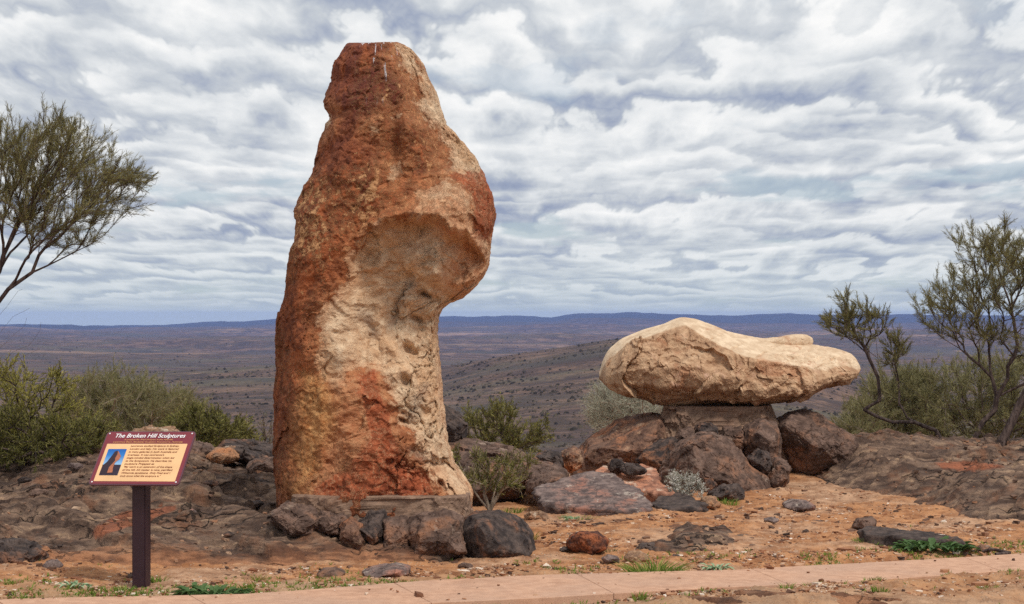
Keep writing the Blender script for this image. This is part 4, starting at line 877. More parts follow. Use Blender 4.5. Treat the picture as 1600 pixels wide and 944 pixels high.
# ------------------------------------------------------------------ height lookup by ray, for things that stand on the ground
bpy.context.view_layer.update()
dg = bpy.context.evaluated_depsgraph_get()
def gz(x, y, z0=6):
    h = sc.ray_cast(dg, (x, y, z0), (0, 0, -1)); return h[1].z if h[0] else 0.0
def gz_soft(x, y):                            # terrain or outcrop only
    best = float(terrain(np.array([x]), np.array([y]))[0])
    for f_, (a, b, c, d) in ((left_z, (-7.4, .5, 12.5, 20.4)), (right_z, (2.4, 7.6, 14.7, 24)), (base_z, (.2, 4.4, 17.6, 22.8)), (mid_z, (.7, 2.2, 13.3, 16.2)), (near_z, (.3, 2.9, 9.9, 11.9))):
        if a < x < b and c < y < d: best = max(best, float(f_(np.array([[x]]), np.array([[y]]))[0, 0]))
    return best

# ------------------------------------------------------------------ gravel: far too many pebbles to count
def gravel():
    rs = np.random.RandomState(5); N = 64000
    az = rs.uniform(-.29, .29, N); q = rs.uniform(275, 450, N)
    Yd = EYE*F/q; X = np.tan(az)*Yd; Y = Yd
    yF = np.interp(X, PF[:, 0], PF[:, 1]); yN = np.interp(X, PN[:, 0], PN[:, 1])
    keep = ((Y > yF+.01) | (Y < yN-.01)) & (Y > 9.8); onpath = (Y <= yF) & (Y >= yN) & (rs.uniform(size=N) < .006*(1+9*(np.minimum(yF-Y, Y-yN) < .07)))
    dens = sstep(-.2, .35, fbm(np.stack([X*1.3, Y*1.3, 0*X], -1), 3))+1.2*(np.abs(Y-yF) < .8)
    keep &= rs.uniform(0, 1.3, N) < dens+.15; keep |= onpath
    keep &= ~((Y > 13.2) & (X < .1)) & ~((sdf(RP, X, Y) > .25)) & ~(sdf(MP, X, Y) > 0)
    onpath = onpath[keep]; X, Y = X[keep], Y[keep]; N = len(X); Z = np.where(onpath, .014, terrain(X, Y))
    ok = sdf(LP, X, Y) < .05
    X, Y, Z = X[ok], Y[ok], Z[ok]; N = len(X)
    s = .004+.013*rs.uniform(0, 1, N)**4; s = np.where(rs.uniform(size=N) < .03, s*2.6, s)
    base = np.array([(x, y, z) for x in (-1, 1) for y in (-1, 1) for z in (-1, 1)], float)*.8
    fc = np.array([(0, 1, 3), (0, 3, 2), (4, 6, 7), (4, 7, 5), (0, 4, 5), (0, 5, 1), (2, 3, 7), (2, 7, 6), (0, 2, 6), (0, 6, 4), (1, 5, 7), (1, 7, 3)])
    V = base[None]*(1+rs.uniform(-.4, .3, (N, 8, 1)))+rs.uniform(-.2, .2, (N, 8, 3)); an = rs.uniform(0, 6.3, N); ca, sa = np.cos(an)[:, None], np.sin(an)[:, None]
    V = V*np.stack([rs.uniform(.8, 1.6, N), rs.uniform(.6, 1, N), rs.uniform(.35, .7, N)], -1)[:, None]*s[:, None, None]
    V = np.stack([V[..., 0]*ca-V[..., 1]*sa+X[:, None], V[..., 0]*sa+V[..., 1]*ca+Y[:, None], V[..., 2]+Z[:, None]+.002], -1)
    fcs = (fc[None]+8*np.arange(N)[:, None, None]).reshape(-1, 3)
    m, n = new_mat('gravel'); p = pos(n); v = n('ShaderNodeAttribute', out=2, attribute_name='tone')
    c = n.ramp(v, [(0, sr(70, 52, 44)), (.3, sr(140, 90, 62)), (.6, sr(178, 132, 100)), (.85, sr(200, 172, 146)), (1, sr(226, 214, 200))])
    finish(n, c, .9)
    me = mesh_np('gravel', V, fcs, {'tone': np.repeat(rs.uniform(0, 1, N), 8)}, smooth=False)
    tag(link('gravel', me, m), 'small mixed gravel lying over the orange soil beside the path', 'gravel', kind='stuff')
gravel()

def rubble():
    rs = np.random.RandomState(15); N = 4600
    X = rs.uniform(-4.6, 5.4, N); Y = 12.6+rs.uniform(0, 1, N)**1.3*8.5
    near = (fbm(np.stack([X*1.1, Y*1.1, 0*X+4], -1), 4) > .02) | (rs.uniform(size=N) < .25)
    yF = np.interp(X, PF[:, 0], PF[:, 1]); near &= (Y > yF+.1) & (np.abs(X) < Y*.28); X, Y = X[near], Y[near]; N = len(X)
    zz = terrain(X, Y)
    for f_, (a, b, c, d) in ((left_z, (-7.4, .5, 12.5, 20.4)), (right_z, (2.4, 7.6, 14.7, 24)), (base_z, (.2, 4.4, 17.6, 22.8)), (mid_z, (.7, 2.2, 13.3, 16.2))):
        q = f_(X[None], Y[None])[0]; zz = np.where((X > a) & (X < b) & (Y > c) & (Y < d), np.maximum(zz, q), zz)
    s = .006+.017*rs.uniform(0, 1, N)**2.5
    base = np.array([(x, y, z) for x in (-1, 1) for y in (-1, 1) for z in (-1, 1)], float)
    fc = np.array([(0, 1, 3), (0, 3, 2), (4, 6, 7), (4, 7, 5), (0, 4, 5), (0, 5, 1), (2, 3, 7), (2, 7, 6), (0, 2, 6), (0, 6, 4), (1, 5, 7), (1, 7, 3)])
    V = base[None]+rs.uniform(-.55, .55, (N, 8, 3)); V = V*np.stack([rs.uniform(.8, 1.7, N), rs.uniform(.6, 1.1, N), rs.uniform(.4, .9, N)], -1)[:, None]*s[:, None, None]
    an = rs.uniform(0, 6.3, N); ca, sa = np.cos(an)[:, None], np.sin(an)[:, None]
    V = np.stack([V[..., 0]*ca-V[..., 1]*sa+X[:, None], V[..., 0]*sa+V[..., 1]*ca+Y[:, None], V[..., 2]+zz[:, None]+.004], -1)
    m, n = new_mat('rubble'); v = n('ShaderNodeAttribute', out=2, attribute_name='tone')
    finish(n, n.ramp(v, [(0, sr(66, 52, 46)), (.45, sr(116, 88, 72)), (.85, sr(150, 108, 82)), (1, sr(178, 150, 126))]), .9)
    me = mesh_np('rubble', V, (fc[None]+8*np.arange(N)[:, None, None]).reshape(-1, 3), {'tone': np.repeat(rs.uniform(0, 1, N), 8)}, smooth=False)
    tag(link('rubble', me, m), 'angular stone chips littering the bedrock and the soil around the sculptures', 'rubble', kind='stuff')
rubble()
rs_ = np.random.RandomState(77)
LOOSE = ['wide brown loose stone low on the bedrock near the left edge of the view', 'small grey loose stone on the bedrock a little left of the sign panel', 'blackish loose stone on the bedrock halfway between sign post and standing stone', 'brown loose stone on the bedrock just below the tan ledge stone', 'grey loose stone right of the sign post beyond the rust patch', "blackish loose stone on the bedrock nearest the plinth's left boulders", 'brown loose stone on the rusty skirt left of the sign post', 'small grey loose stone above the pale weathered corner stone', 'blackish loose stone on the rusty skirt between the post and the plinth', 'brown loose stone close beside the right edge of the sign panel', 'grey loose stone on the crest against the foot of the tall stone', 'blackish loose stone under the yellow green shrub at the left']
for k_, (px_, py_, w_, h_) in enumerate([(60, 800, 34, 15), (118, 760, 26, 12), (330, 792, 30, 13), (372, 758, 36, 14), (300, 828, 24, 11), (400, 812, 30, 14), (165, 846, 26, 10), (96, 832, 22, 11), (352, 848, 26, 10), (268, 742, 24, 11), (412, 742, 20, 11), (38, 762, 24, 12)]):
    Yk = float(np.interp(py_, [735, 870], [17.5, 13.3])); a_ = np.sort(rs_.uniform(0, 6.28, 9))
    pts = [(px_+w_/2*math.cos(a)*rs_.uniform(.8, 1.1), 0-h_/2*math.sin(a)*rs_.uniform(.8, 1.1)) for a in a_]
    zc_ = gz_soft((px_-800)/F*Yk, Yk)+h_*.25*Yk/F; pyc = HZ+F*(EYE-zc_)/Yk
    tag(outline_rock('stone', [(a, b+pyc) for a, b in pts], Yk, w_*.4*Yk/F, (M_boulder, M_slab_grey, M_boulder_dark)[k_ % 3], seed=200+k_, facets=12, rough=.06), LOOSE[k_], 'stone', 'broken stones on the layered bedrock')

# ------------------------------------------------------------------ distant scrub dotted over the hills
def scrub():
    rs = np.random.RandomState(8); N = 78000
    az = rs.uniform(-.31, .31, N); r = np.exp(rs.uniform(math.log(420), math.log(7500), N)); r[:48000] = np.exp(rs.uniform(math.log(480), math.log(1500), 48000))
    X, Y = np.sin(az)*r, np.cos(az)*r
    cl = fbm(np.stack([X/90, Y/90, 0*X], -1), 4); cl = cl+.6*fbm(np.stack([X/22, Y/22, 0*X+6], -1), 3); keep = rs.uniform(-.25, .95, N) < cl*1.2
    X, Y, r = X[keep], Y[keep], r[keep]; N = len(X); Z = terrain(X, Y)
    s = (.16+.9*rs.uniform(0, 1, N)**3.5)*(.5+.5*(r/900)**.7)
    base = []; fcs = []
    for i in range(5): a = i*2*math.pi/5; base.append((math.cos(a), math.sin(a), -.1))
    for i in range(5): a = (i+.5)*2*math.pi/5; base.append((.75*math.cos(a), .75*math.sin(a), .7))
    base.append((0, 0, 1.1)); base = np.array(base)
    for i in range(5): j = (i+1) % 5; fcs += [(i, j, 5+i), (5+i, j, 5+j), (5+i, 5+j, 10)]
    V = base[None]*(1+rs.uniform(-.4, .4, (N, 11, 1)))*(s[:, None, None])*np.array([1.1, 1.1, .95])
    V = V+np.stack([X, Y, Z], -1)[:, None]; fcs = (np.array(fcs)[None]+11*np.arange(N)[:, None, None]).reshape(-1, 3)
    m, n = new_mat('distant_scrub'); v = n('ShaderNodeAttribute', out=2, attribute_name='tone')
    finish(n, n.ramp(v, [(0, sr(40, 36, 30)), (.6, sr(60, 54, 44)), (1, sr(92, 82, 66))]), .95, spec=.05)
    tag(link('scrub', mesh_np('scrub', V, fcs, {'tone': np.repeat(rs.uniform(0, 1, N), 11)}), m), 'dark low scrub dotted over the slopes and plain far below', 'scrub', kind='stuff')
scrub()

# ------------------------------------------------------------------ plants
def leaf_mat(name, c1, c2, tr=.3):
    m, n = new_mat(name); v = n('ShaderNodeAttribute', out=2, attribute_name='tone')
    c = n.mix(v, c1, c2); b = n('ShaderNodeBsdfPrincipled', ins={'Base Color': c, 'Roughness': .65, 'Specular IOR Level': .25})
    t_ = n('ShaderNodeBsdfTranslucent', ins={0: c}); s_ = n('ShaderNodeMixShader', ins={0: tr, 1: b, 2: t_}); n('ShaderNodeOutputMaterial', out=None, ins={0: s_}); return m
def bark_mat(name, a, b):
    m, n = new_mat(name); p = pos(n); q = n('ShaderNodeVectorMath', operation='MULTIPLY', ins={0: p, 1: (30, 30, 7)})
    v = n.noise(q, 1, 5, .6); finish(n, n.mix(n.ss(v, .35, .65), a, b), .9, v, .6, .01); return m
M_bark = bark_mat('dark_bark', sr(58, 46, 44), sr(104, 88, 82)); M_twig = bark_mat('grey_twig', sr(110, 96, 84), sr(160, 146, 130))
M_lf_olive = leaf_mat('olive_needles', sr(92, 90, 54), sr(160, 150, 98)); M_lf_green = leaf_mat('green_leaves', sr(76, 78, 38), sr(154, 146, 84))
M_lf_grey = leaf_mat('grey_green_needles', sr(104, 102, 68), sr(158, 150, 106)); M_lf_silver = leaf_mat('silver_leaves', sr(140, 140, 120), sr(196, 194, 176))
M_lf_dark = leaf_mat('dark_weed_leaves', sr(60, 88, 46), sr(122, 150, 94)); M_lf_yel = leaf_mat('yellow_green_leaves', sr(112, 110, 48), sr(180, 168, 88))
M_grass = leaf_mat('fresh_grass', sr(80, 112, 36), sr(146, 160, 74)); M_pale = leaf_mat('pale_rosette_leaves', sr(110, 140, 100), sr(176, 196, 160)); M_white = leaf_mat('white_flowers', sr(128, 128, 106), sr(240, 236, 230))

class Skel:
    def __init__(s, root): s.p = [np.array(root, float)]; s.par = [-1]; s.len = [0.0]; s.tips = []
    def limb(s, pts, start=0, tip=True):
        i = start
        P_ = [s.p[start]]+[np.array(q, float) for q in pts]; 
        for k in range(1, len(P_)):
            a, b = P_[k-1], P_[k]; L = np.linalg.norm(b-a); m = max(1, int(L/.12))
            for j in range(1, m+1):
                q = a+(b-a)*j/m
                if j < m: q = q+np.array([random.gauss(0, 1) for _ in range(3)])*min(.012, L*.03)
                s.p.append(q); s.par.append(i); s.len.append(s.len[i]+L/m); i = len(s.p)-1
        if tip: s.tips.append(i)
        return i
    def grow(s, targets, wlen=.45, step=.09, curl=.35, lift=.0):
        root = s.p[0]; T = sorted([np.array(t_, float) for t_ in targets], key=lambda q: np.linalg.norm(q-root))
        for t_ in T:
            P_ = np.array(s.p); d = np.linalg.norm(P_-t_, axis=1)+wlen*np.array(s.len); i = int(np.argmin(d)); a = s.p[i]
            L = np.linalg.norm(t_-a)
            if L < .02: continue
            par = s.par[i]; dr = (a-s.p[par])/max(1e-6, np.linalg.norm(a-s.p[par])) if par >= 0 else np.array([0, 0, 1.0])
            c1 = a+dr*L*curl; c2 = t_-(t_-a)*.3-np.array([0, 0, lift*L]); m = max(2, int(L/step)); k = i
            for j in range(1, m+1):
                u = j/m; q = (1-u)**3*a+3*(1-u)**2*u*c1+3*(1-u)*u*u*c2+u**3*t_
                if j < m: q = q+np.array([random.gauss(0, 1) for _ in range(3)])*L*.012
                s.p.append(q); s.par.append(k); s.len.append(s.len[k]+np.linalg.norm(q-s.p[k])); k = len(s.p)-1
            s.tips.append(k)
    def wood(s, name, mat, parent, rt=.0022, rmax=.08, ex=.46, origin=(0, 0, 0)):
        P_ = np.array(s.p); par = np.array(s.par); cnt = np.zeros(len(P_)); ch = np.zeros(len(P_), int)
        for i in range(len(P_)-1, 0, -1):
            if cnt[i] == 0: cnt[i] = 1
            cnt[par[i]] += cnt[i]; ch[par[i]] += 1
        # count tips, not nodes
        cnt = np.zeros(len(P_)); hasc = np.zeros(len(P_), bool); hasc[par[1:]] = True
        for i in range(len(P_)-1, 0, -1):
            if not hasc[i]: cnt[i] = 1
            cnt[par[i]] += cnt[i]
        rad = np.minimum(rt*np.maximum(cnt, 1)**ex, rmax); s.rad = rad
        i = np.arange(1, len(P_)); a, b = P_[par[1:]], P_[1:]; ra, rb = np.minimum(rad[par[1:]], rad[1:]*1.25), rad[1:]
        d = b-a; L = np.linalg.norm(d, axis=1, keepdims=True)+1e-9; d = d/L; b = b+d*np.minimum(.3*rb[:, None], .3*L)
        up = np.where(np.abs(d[:, 2:3]) > .9, [[1.0, 0, 0]], [[0, 0, 1.0]]); u = np.cross(d, up); u /= np.linalg.norm(u, axis=1, keepdims=True); v = np.cross(d, u)
        m_ = 5; an = np.arange(m_)*2*np.pi/m_; ring = u[:, None]*np.cos(an)[None, :, None]+v[:, None]*np.sin(an)[None, :, None]
        V = np.concatenate([a[:, None]+ring*ra[:, None, None], b[:, None]+ring*rb[:, None, None]], 1)-np.array(origin)
        k = np.arange(m_); f = np.stack([k, (k+1) % m_, m_+(k+1) % m_, m_+k], -1); f = (f[None]+2*m_*np.arange(len(a))[:, None, None]).reshape(-1, 4)
        return link(name, mesh_np(name, V, f), mat, parent)
def leaves(name, mat, parent, P_, D, n_per, L, Wd, spread, origin, rs, down=0.0, along=.1, tone_h=True):
    """n_per slender leaves about every point of P_, leaning along D."""
    N = len(P_)*n_per; p = np.repeat(P_, n_per, 0); d = np.repeat(D, n_per, 0)
    p = p-d*rs.uniform(0, along, (N, 1))
    d = d+rs.normal(0, spread, (N, 3)); d[:, 2] -= down; d /= np.linalg.norm(d, axis=1, keepdims=True)
    l = L*rs.uniform(.6, 1.2, (N, 1)); w_ = Wd*rs.uniform(.7, 1.3, (N, 1))
    sd = np.cross(d, rs.normal(size=(N, 3))); sd /= np.linalg.norm(sd, axis=1, keepdims=True)+1e-9
    bend = rs.normal(0, .12, (N, 3))*l
    V = np.stack([p, p+d*l*.45+sd*w_/2+bend*.3, p+d*l+bend, p+d*l*.45-sd*w_/2+bend*.3], 1)-np.array(origin)
    f = np.arange(N*4).reshape(-1, 4); tone = np.repeat(np.clip(rs.normal(.45, .28, N), 0, 1), 4)
    return link(name, mesh_np(name, V, f, {'tone': tone}, smooth=False), mat, parent)
def in_poly(poly, k, rs, Y, dY, bias=None):
    poly = np.array(poly, float); out = []; lo, hi = poly.min(0), poly.max(0)
    while len(out) < k:
        q = rs.uniform(lo, hi, (k*3, 2)); m_ = sdf(poly, q[:, 0], q[:, 1]) > 0
        for a in q[m_]:
            Yq = Y+rs.normal(0, dY); out.append(W(a[0], a[1], Y)[0:1]+(Yq,)+W(a[0], a[1], Y)[2:])
            if len(out) >= k: break
    return np.array(out)
def plant(name, label, cat, root_px, Y, limbs, polys, k, leafm, woodm=M_bark, dY=.35, n_sub=4, sub=.14, n_leaf=9, L=.06, Wd=.004, spread=.35, rt=.0018, rmax=.06, seed=1, wlen=.45, down=0, group=None, wood_name='trunk', upb=.25, ground=True, ex=.46, curl=.35, bare=()):
    rs = np.random.RandomState(seed); random.seed(seed)
    x, y, z_ = W(root_px[0], root_px[1], Y); zg = gz_soft(x, Y) if ground else z_
    root = (x, Y, min(z_, zg)-.05); r = empty(name, (x, Y, zg)); org = (x, Y, zg)
    s = Skel(root); s.limb([(x, Y, z_+.01)], tip=False) if z_ > root[2]+.03 else None
    st0 = len(s.p)-1
    ends = {}
    for li, lm in enumerate(limbs):
        start = st0 if lm[0] is None else ends[lm[0][0]][min(len(ends[lm[0][0]])-1, int(lm[0][1]*len(ends[lm[0][0]])))]
        n0 = len(s.p); s.limb([W(q[0], q[1], q[2] if len(q) > 2 else Y) for q in lm[1:]], start); ends[li] = list(range(n0, len(s.p)))
    for pi, poly in enumerate(polys):
        kk = k[pi] if isinstance(k, (list, tuple)) else k
        s.grow(in_poly(poly, kk, rs, Y, dY), wlen, curl=curl)
    n_main = len(s.tips); tips = list(s.tips); P_, D = [], []
    allp = np.array(s.p)
    for ti in tips:
        a = s.p[ti]; b = s.p[s.par[s.par[ti]]] if s.par[s.par[ti]] >= 0 else s.p[0]; d0_ = (a-b)/max(1e-6, np.linalg.norm(a-b))
        for q in range(n_sub):
            d_ = d0_+rs.normal(0, .42, 3)+np.array([0, 0, upb]); d_ /= np.linalg.norm(d_)
            l = sub*rs.uniform(.5, 1.3); st = ti if q % 2 else s.par[ti]; base = s.p[st]
            m1 = base+d_*l*.5+rs.normal(0, .01, 3); m2 = base+d_*l+np.array([0, 0, .02])
            s.p.append(m1); s.par.append(st); s.len.append(s.len[st]+l/2); s.p.append(m2); s.par.append(len(s.p)-2); s.len.append(s.len[-1]+l/2)
            for w_ in (.45, .7, .85, 1.0): P_.append(base+(m2-base)*w_); D.append(d_)
    for bl in bare:
        start = st0 if bl[0] is None else ends[bl[0][0]][min(len(ends[bl[0][0]])-1, int(bl[0][1]*len(ends[bl[0][0]])))]
        e_ = s.limb([W(q[0], q[1], q[2] if len(q) > 2 else Y) for q in bl[1:]], start, tip=False)
    s.wood(wood_name, woodm, r, rt, rmax, ex, org)
    leaves('crown' if cat == 'tree' else 'foliage', leafm, r, np.array(P_), np.array(D), n_leaf, L, Wd, spread, org, rs, down)
    tag(r, label, cat, group); return r

# left tree: its trunk stands just outside the frame
plant('acacia_tree', 'tall needle leaved tree leaning in from the left edge of the view', 'tree', (-95, 735), 15.6,
      [[None, (-88, 660), (-70, 600), (-45, 545)],
       [(0, 1.0), (-15, 492), (13, 452), (50, 426), (95, 405), (145, 380)], [(0, .95), (-22, 470), (5, 400), (35, 340), (70, 285)], [(0, .8), (-70, 480), (-60, 380), (-30, 300), (10, 250)],
       [(0, .6), (-140, 520), (-180, 400), (-200, 300)], [(1, .55), (60, 400), (110, 350), (165, 310), (205, 275)], [(2, .5), (30, 340), (80, 270), (110, 215)]],
      [[(-10, 215), (40, 190), (60, 205), (100, 185), (135, 215), (160, 228), (178, 262), (205, 258), (222, 275), (205, 310), (190, 335), (150, 362), (125, 378), (80, 395), (60, 375), (20, 345), (-10, 345)], [(-330, 300), (-250, 180), (-120, 130), (-20, 200), (-20, 350), (-120, 400), (-300, 380)]],
      [420, 110], M_lf_olive, dY=.4, n_sub=6, sub=.13, n_leaf=6, L=.05, Wd=.0030, spread=.28, rt=.0010, rmax=.045, seed=23, wlen=.70, ex=.42, upb=.12,
      bare=[[(0, .9), (0, 520), (20, 495), (46, 482)], [(0, .85), (5, 540), (25, 520), (38, 510), (42, 496)], [(0, .8), (0, 572), (20, 550), (45, 540), (62, 518), (64, 503)], [(0, .75), (5, 590), (30, 560), (62, 545)], [(0, .9), (10, 480), (28, 455), (35, 452)]])
GS = 'shrubs growing along the edge of the hilltop'
plant('shrub', 'yellow green open shrub at the left edge below the leaning tree', 'shrub', (55, 735), 18.5, [[None, (50, 680), (30, 620)], [None, (70, 670), (90, 610)], [None, (20, 690), (-10, 640)]],
      [[(-60, 600), (13, 570), (30, 580), (60, 590), (90, 572), (115, 590), (110, 640), (130, 680), (100, 710), (10, 720), (-60, 700)]], 170, M_lf_yel, dY=.4, n_sub=4, sub=.16, n_leaf=4, L=.05, Wd=.009, spread=.4, seed=5, group=GS)
plant('shrub', 'dense bright green low shrub left of the sign top', 'shrub', (95, 735), 18.0, [[None, (90, 700)], [None, (130, 700)], [None, (40, 700)]],
      [[(-30, 650), (30, 640), (70, 660), (110, 665), (140, 655), (170, 670), (165, 700), (90, 722), (13, 728), (-30, 720)]], 230, M_lf_green, dY=.35, n_sub=4, sub=.12, n_leaf=6, L=.045, Wd=.010, spread=.5, seed=6, group=GS)
plant('shrub', 'soft grey green bush farther back above the sign', 'shrub', (195, 735), 24.0, [[None, (170, 690)], [None, (220, 690)], [None, (250, 700)]],
      [[(95, 680), (110, 620), (150, 600), (165, 588), (190, 600), (215, 600), (240, 620), (280, 615), (300, 640), (300, 690), (100, 700)]], 420, M_lf_grey, M_twig, dY=.6, n_sub=5, sub=.2, n_leaf=8, L=.075, Wd=.005, spread=.35, seed=7, group=GS)
plant('shrub', 'rounded bright green shrub right of the sign behind dark blocks', 'shrub', (330, 720), 21.0, [[None, (300, 690)], [None, (350, 690)]],
      [[(250, 675), (275, 655), (300, 642), (340, 648), (370, 660), (392, 682), (398, 705), (260, 710)]], 200, M_lf_green, dY=.35, n_sub=5, sub=.12, n_leaf=7, L=.05, Wd=.009, spread=.5, seed=8, group=GS)
plant('shrub', 'leafless thin grey bush at the left edge of the standing stone', 'shrub', (415, 715), 22.0, [[None, (414, 690), (412, 665)], [None, (420, 695), (425, 672)]],
      [[(400, 690), (405, 665), (425, 655), (430, 700)]], 30, M_lf_grey, M_bark, dY=.1, n_sub=2, sub=.08, n_leaf=1, L=.03, Wd=.005, seed=9, group=GS)
plant('shrub', 'deep green bushy shrub between the standing stone and the slabs', 'shrub', (778, 722), 20.2, [[None, (760, 690), (745, 655)], [None, (790, 690), (800, 640)], [None, (810, 700), (830, 680)]],
      [[(722, 668), (735, 645), (760, 640), (790, 628), (800, 655), (815, 660), (835, 668), (855, 660), (852, 685), (840, 705), (770, 712), (722, 700)]], 150, M_lf_green, dY=.35, n_sub=4, sub=.12, n_leaf=5, L=.05, Wd=.008, spread=.45, seed=10, group=GS)
plant('shrub', 'sparse shrub with pale twigs right of the standing stone foot', 'shrub', (765, 800), 15.9, [[None, (752, 750), (740, 715)], [None, (775, 760), (790, 730)], [None, (780, 770), (815, 745)], [None, (735, 760), (715, 720)]],
      [[(700, 700), (730, 705), (760, 715), (800, 705), (838, 720), (830, 745), (800, 765), (750, 770), (712, 740)]], 62, M_lf_green, M_twig, dY=.2, n_sub=4, sub=.08, n_leaf=4, L=.04, Wd=.008, spread=.5, rt=.0018, seed=11, group=GS)
plant('shrub', 'silvery wispy bush behind the left end of the pale wedge stone', 'shrub', (985, 700), 23.5, [[None, (960, 660), (940, 630)], [None, (1000, 660)]],
      [[(920, 640), (925, 615), (945, 602), (975, 610), (1010, 622), (1040, 640), (1035, 665), (980, 672), (930, 670)]], 240, M_lf_silver, M_twig, dY=.45, n_sub=4, sub=.18, n_leaf=6, L=.06, Wd=.004, spread=.45, seed=12, group=GS)
plant('small_shrub', 'knee high silver white flowering bush at the foot of the boulder mound', 'shrub', (1068, 786), 17.2, [[None, (1055, 765)], [None, (1085, 765)]],
      [[(1038, 750), (1055, 742), (1085, 745), (1102, 760), (1098, 775), (1045, 775)]], 62, M_white, M_twig, dY=.1, n_sub=3, sub=.05, n_leaf=5, L=.024, Wd=.008, spread=.9, rt=.0012, seed=13)
# the trees on the right
plant('acacia_tree', 'slim crooked tree whose long limb sweeps left beside the pale stone', 'tree', (1478, 712), 21.5,
      [[None, (1472, 688), (1462, 672), (1430, 660), (1395, 660), (1368, 650), (1350, 640), (1344, 630)], [(0, .88), (1375, 625), (1372, 590), (1358, 560), (1340, 530), (1325, 500), (1318, 470)],
       [(1, .35), (1352, 550), (1325, 528), (1300, 520)], [(1, .45), (1372, 560), (1368, 520), (1372, 495)], [(0, .75), (1385, 640), (1400, 615)]],
      [[(1280, 515), (1290, 500), (1310, 505), (1312, 460), (1325, 465), (1335, 485), (1345, 470), (1352, 490), (1375, 490), (1380, 520), (1370, 545), (1350, 535), (1320, 530)], [(1385, 530), (1400, 520), (1415, 545), (1412, 580), (1390, 570)]],
      [75, 26], M_lf_olive, dY=.25, n_sub=4, sub=.13, n_leaf=8, L=.055, Wd=.0042, spread=.28, rt=.0014, rmax=.045, seed=14, wlen=.45, ex=.46)
plant('acacia_tree', 'large forked tree with a pale trunk at the right edge of the view', 'tree', (1518, 715), 21.0,
      [[None, (1525, 680), (1535, 660), (1555, 640), (1558, 620)], [(0, 1.0), (1550, 590), (1530, 570), (1500, 545), (1475, 530), (1450, 510)], [(0, 1.0), (1575, 590), (1590, 540), (1580, 480), (1560, 420)],
       [(0, .7), (1500, 640), (1470, 638), (1440, 622), (1425, 608)], [(2, .3), (1560, 520), (1530, 470), (1510, 440)], [(0, 1.0), (1600, 600), (1650, 540), (1680, 460)]],
      [[(1428, 480), (1440, 460), (1462, 465), (1475, 430), (1495, 425), (1515, 440), (1540, 435), (1575, 460), (1590, 520), (1560, 545), (1500, 530), (1455, 520)], [(1502, 375), (1515, 362), (1530, 378), (1552, 350), (1575, 380), (1600, 370), (1640, 420), (1600, 470), (1555, 440), (1520, 420)], [(1590, 380), (1700, 400), (1760, 480), (1720, 560), (1600, 560)]],
      [180, 190, 120], M_lf_olive, dY=.4, n_sub=4, sub=.15, n_leaf=7, L=.055, Wd=.0038, spread=.3, rt=.0011, rmax=.065, seed=15, wlen=.5, ex=.44)
plant('acacia_tree', 'dark trunked tree standing right behind the pale forked trunk', 'tree', (1562, 722), 20.6,
      [[None, (1565, 690), (1580, 660), (1600, 620), (1640, 560)], [(0, .1), (1545, 700), (1535, 678)], [(0, .8), (1640, 600), (1690, 540)]],
      [[(1600, 560), (1640, 470), (1720, 470), (1780, 560), (1700, 620)]], [80], M_lf_olive, dY=.35, n_sub=4, sub=.15, n_leaf=5, L=.065, Wd=.0045, spread=.3, rt=.0035, rmax=.085, seed=16)
GB = 'hazy olive bushes behind the right outcrop'
plant('shrub', 'large olive bush behind the pale forked trunk on the right', 'shrub', (1540, 740), 26.0, [[None, (1520, 690)], [None, (1560, 690)], [None, (1490, 700)]],
      [[(1440, 600), (1480, 575), (1540, 570), (1600, 565), (1680, 590), (1690, 720), (1430, 720), (1425, 650)]], 420, M_lf_grey, M_bark, dY=.6, n_sub=5, sub=.22, n_leaf=7, L=.09, Wd=.006, spread=.35, seed=17, group=GB)
plant('shrub', 'olive bush under the sweeping limb left of the large olive bush', 'shrub', (1410, 740), 27.0, [[None, (1390, 690)], [None, (1430, 680)]],
      [[(1350, 640), (1365, 600), (1400, 585), (1440, 590), (1470, 620), (1470, 715), (1350, 715)]], 330, M_lf_grey, M_bark, dY=.5, n_sub=5, sub=.2, n_leaf=7, L=.09, Wd=.006, spread=.35, seed=18, group=GB)
plant('shrub', 'pale grey low bush just right of the big rust stained boulder', 'shrub', (1345, 735), 25.0, [[None, (1335, 700)], [None, (1360, 700)]],
      [[(1310, 690), (1320, 655), (1345, 635), (1375, 650), (1380, 710), (1315, 712)]], 200, M_lf_grey, M_twig, dY=.4, n_sub=4, sub=.16, n_leaf=7, L=.08, Wd=.005, spread=.35, seed=19, group=GB)

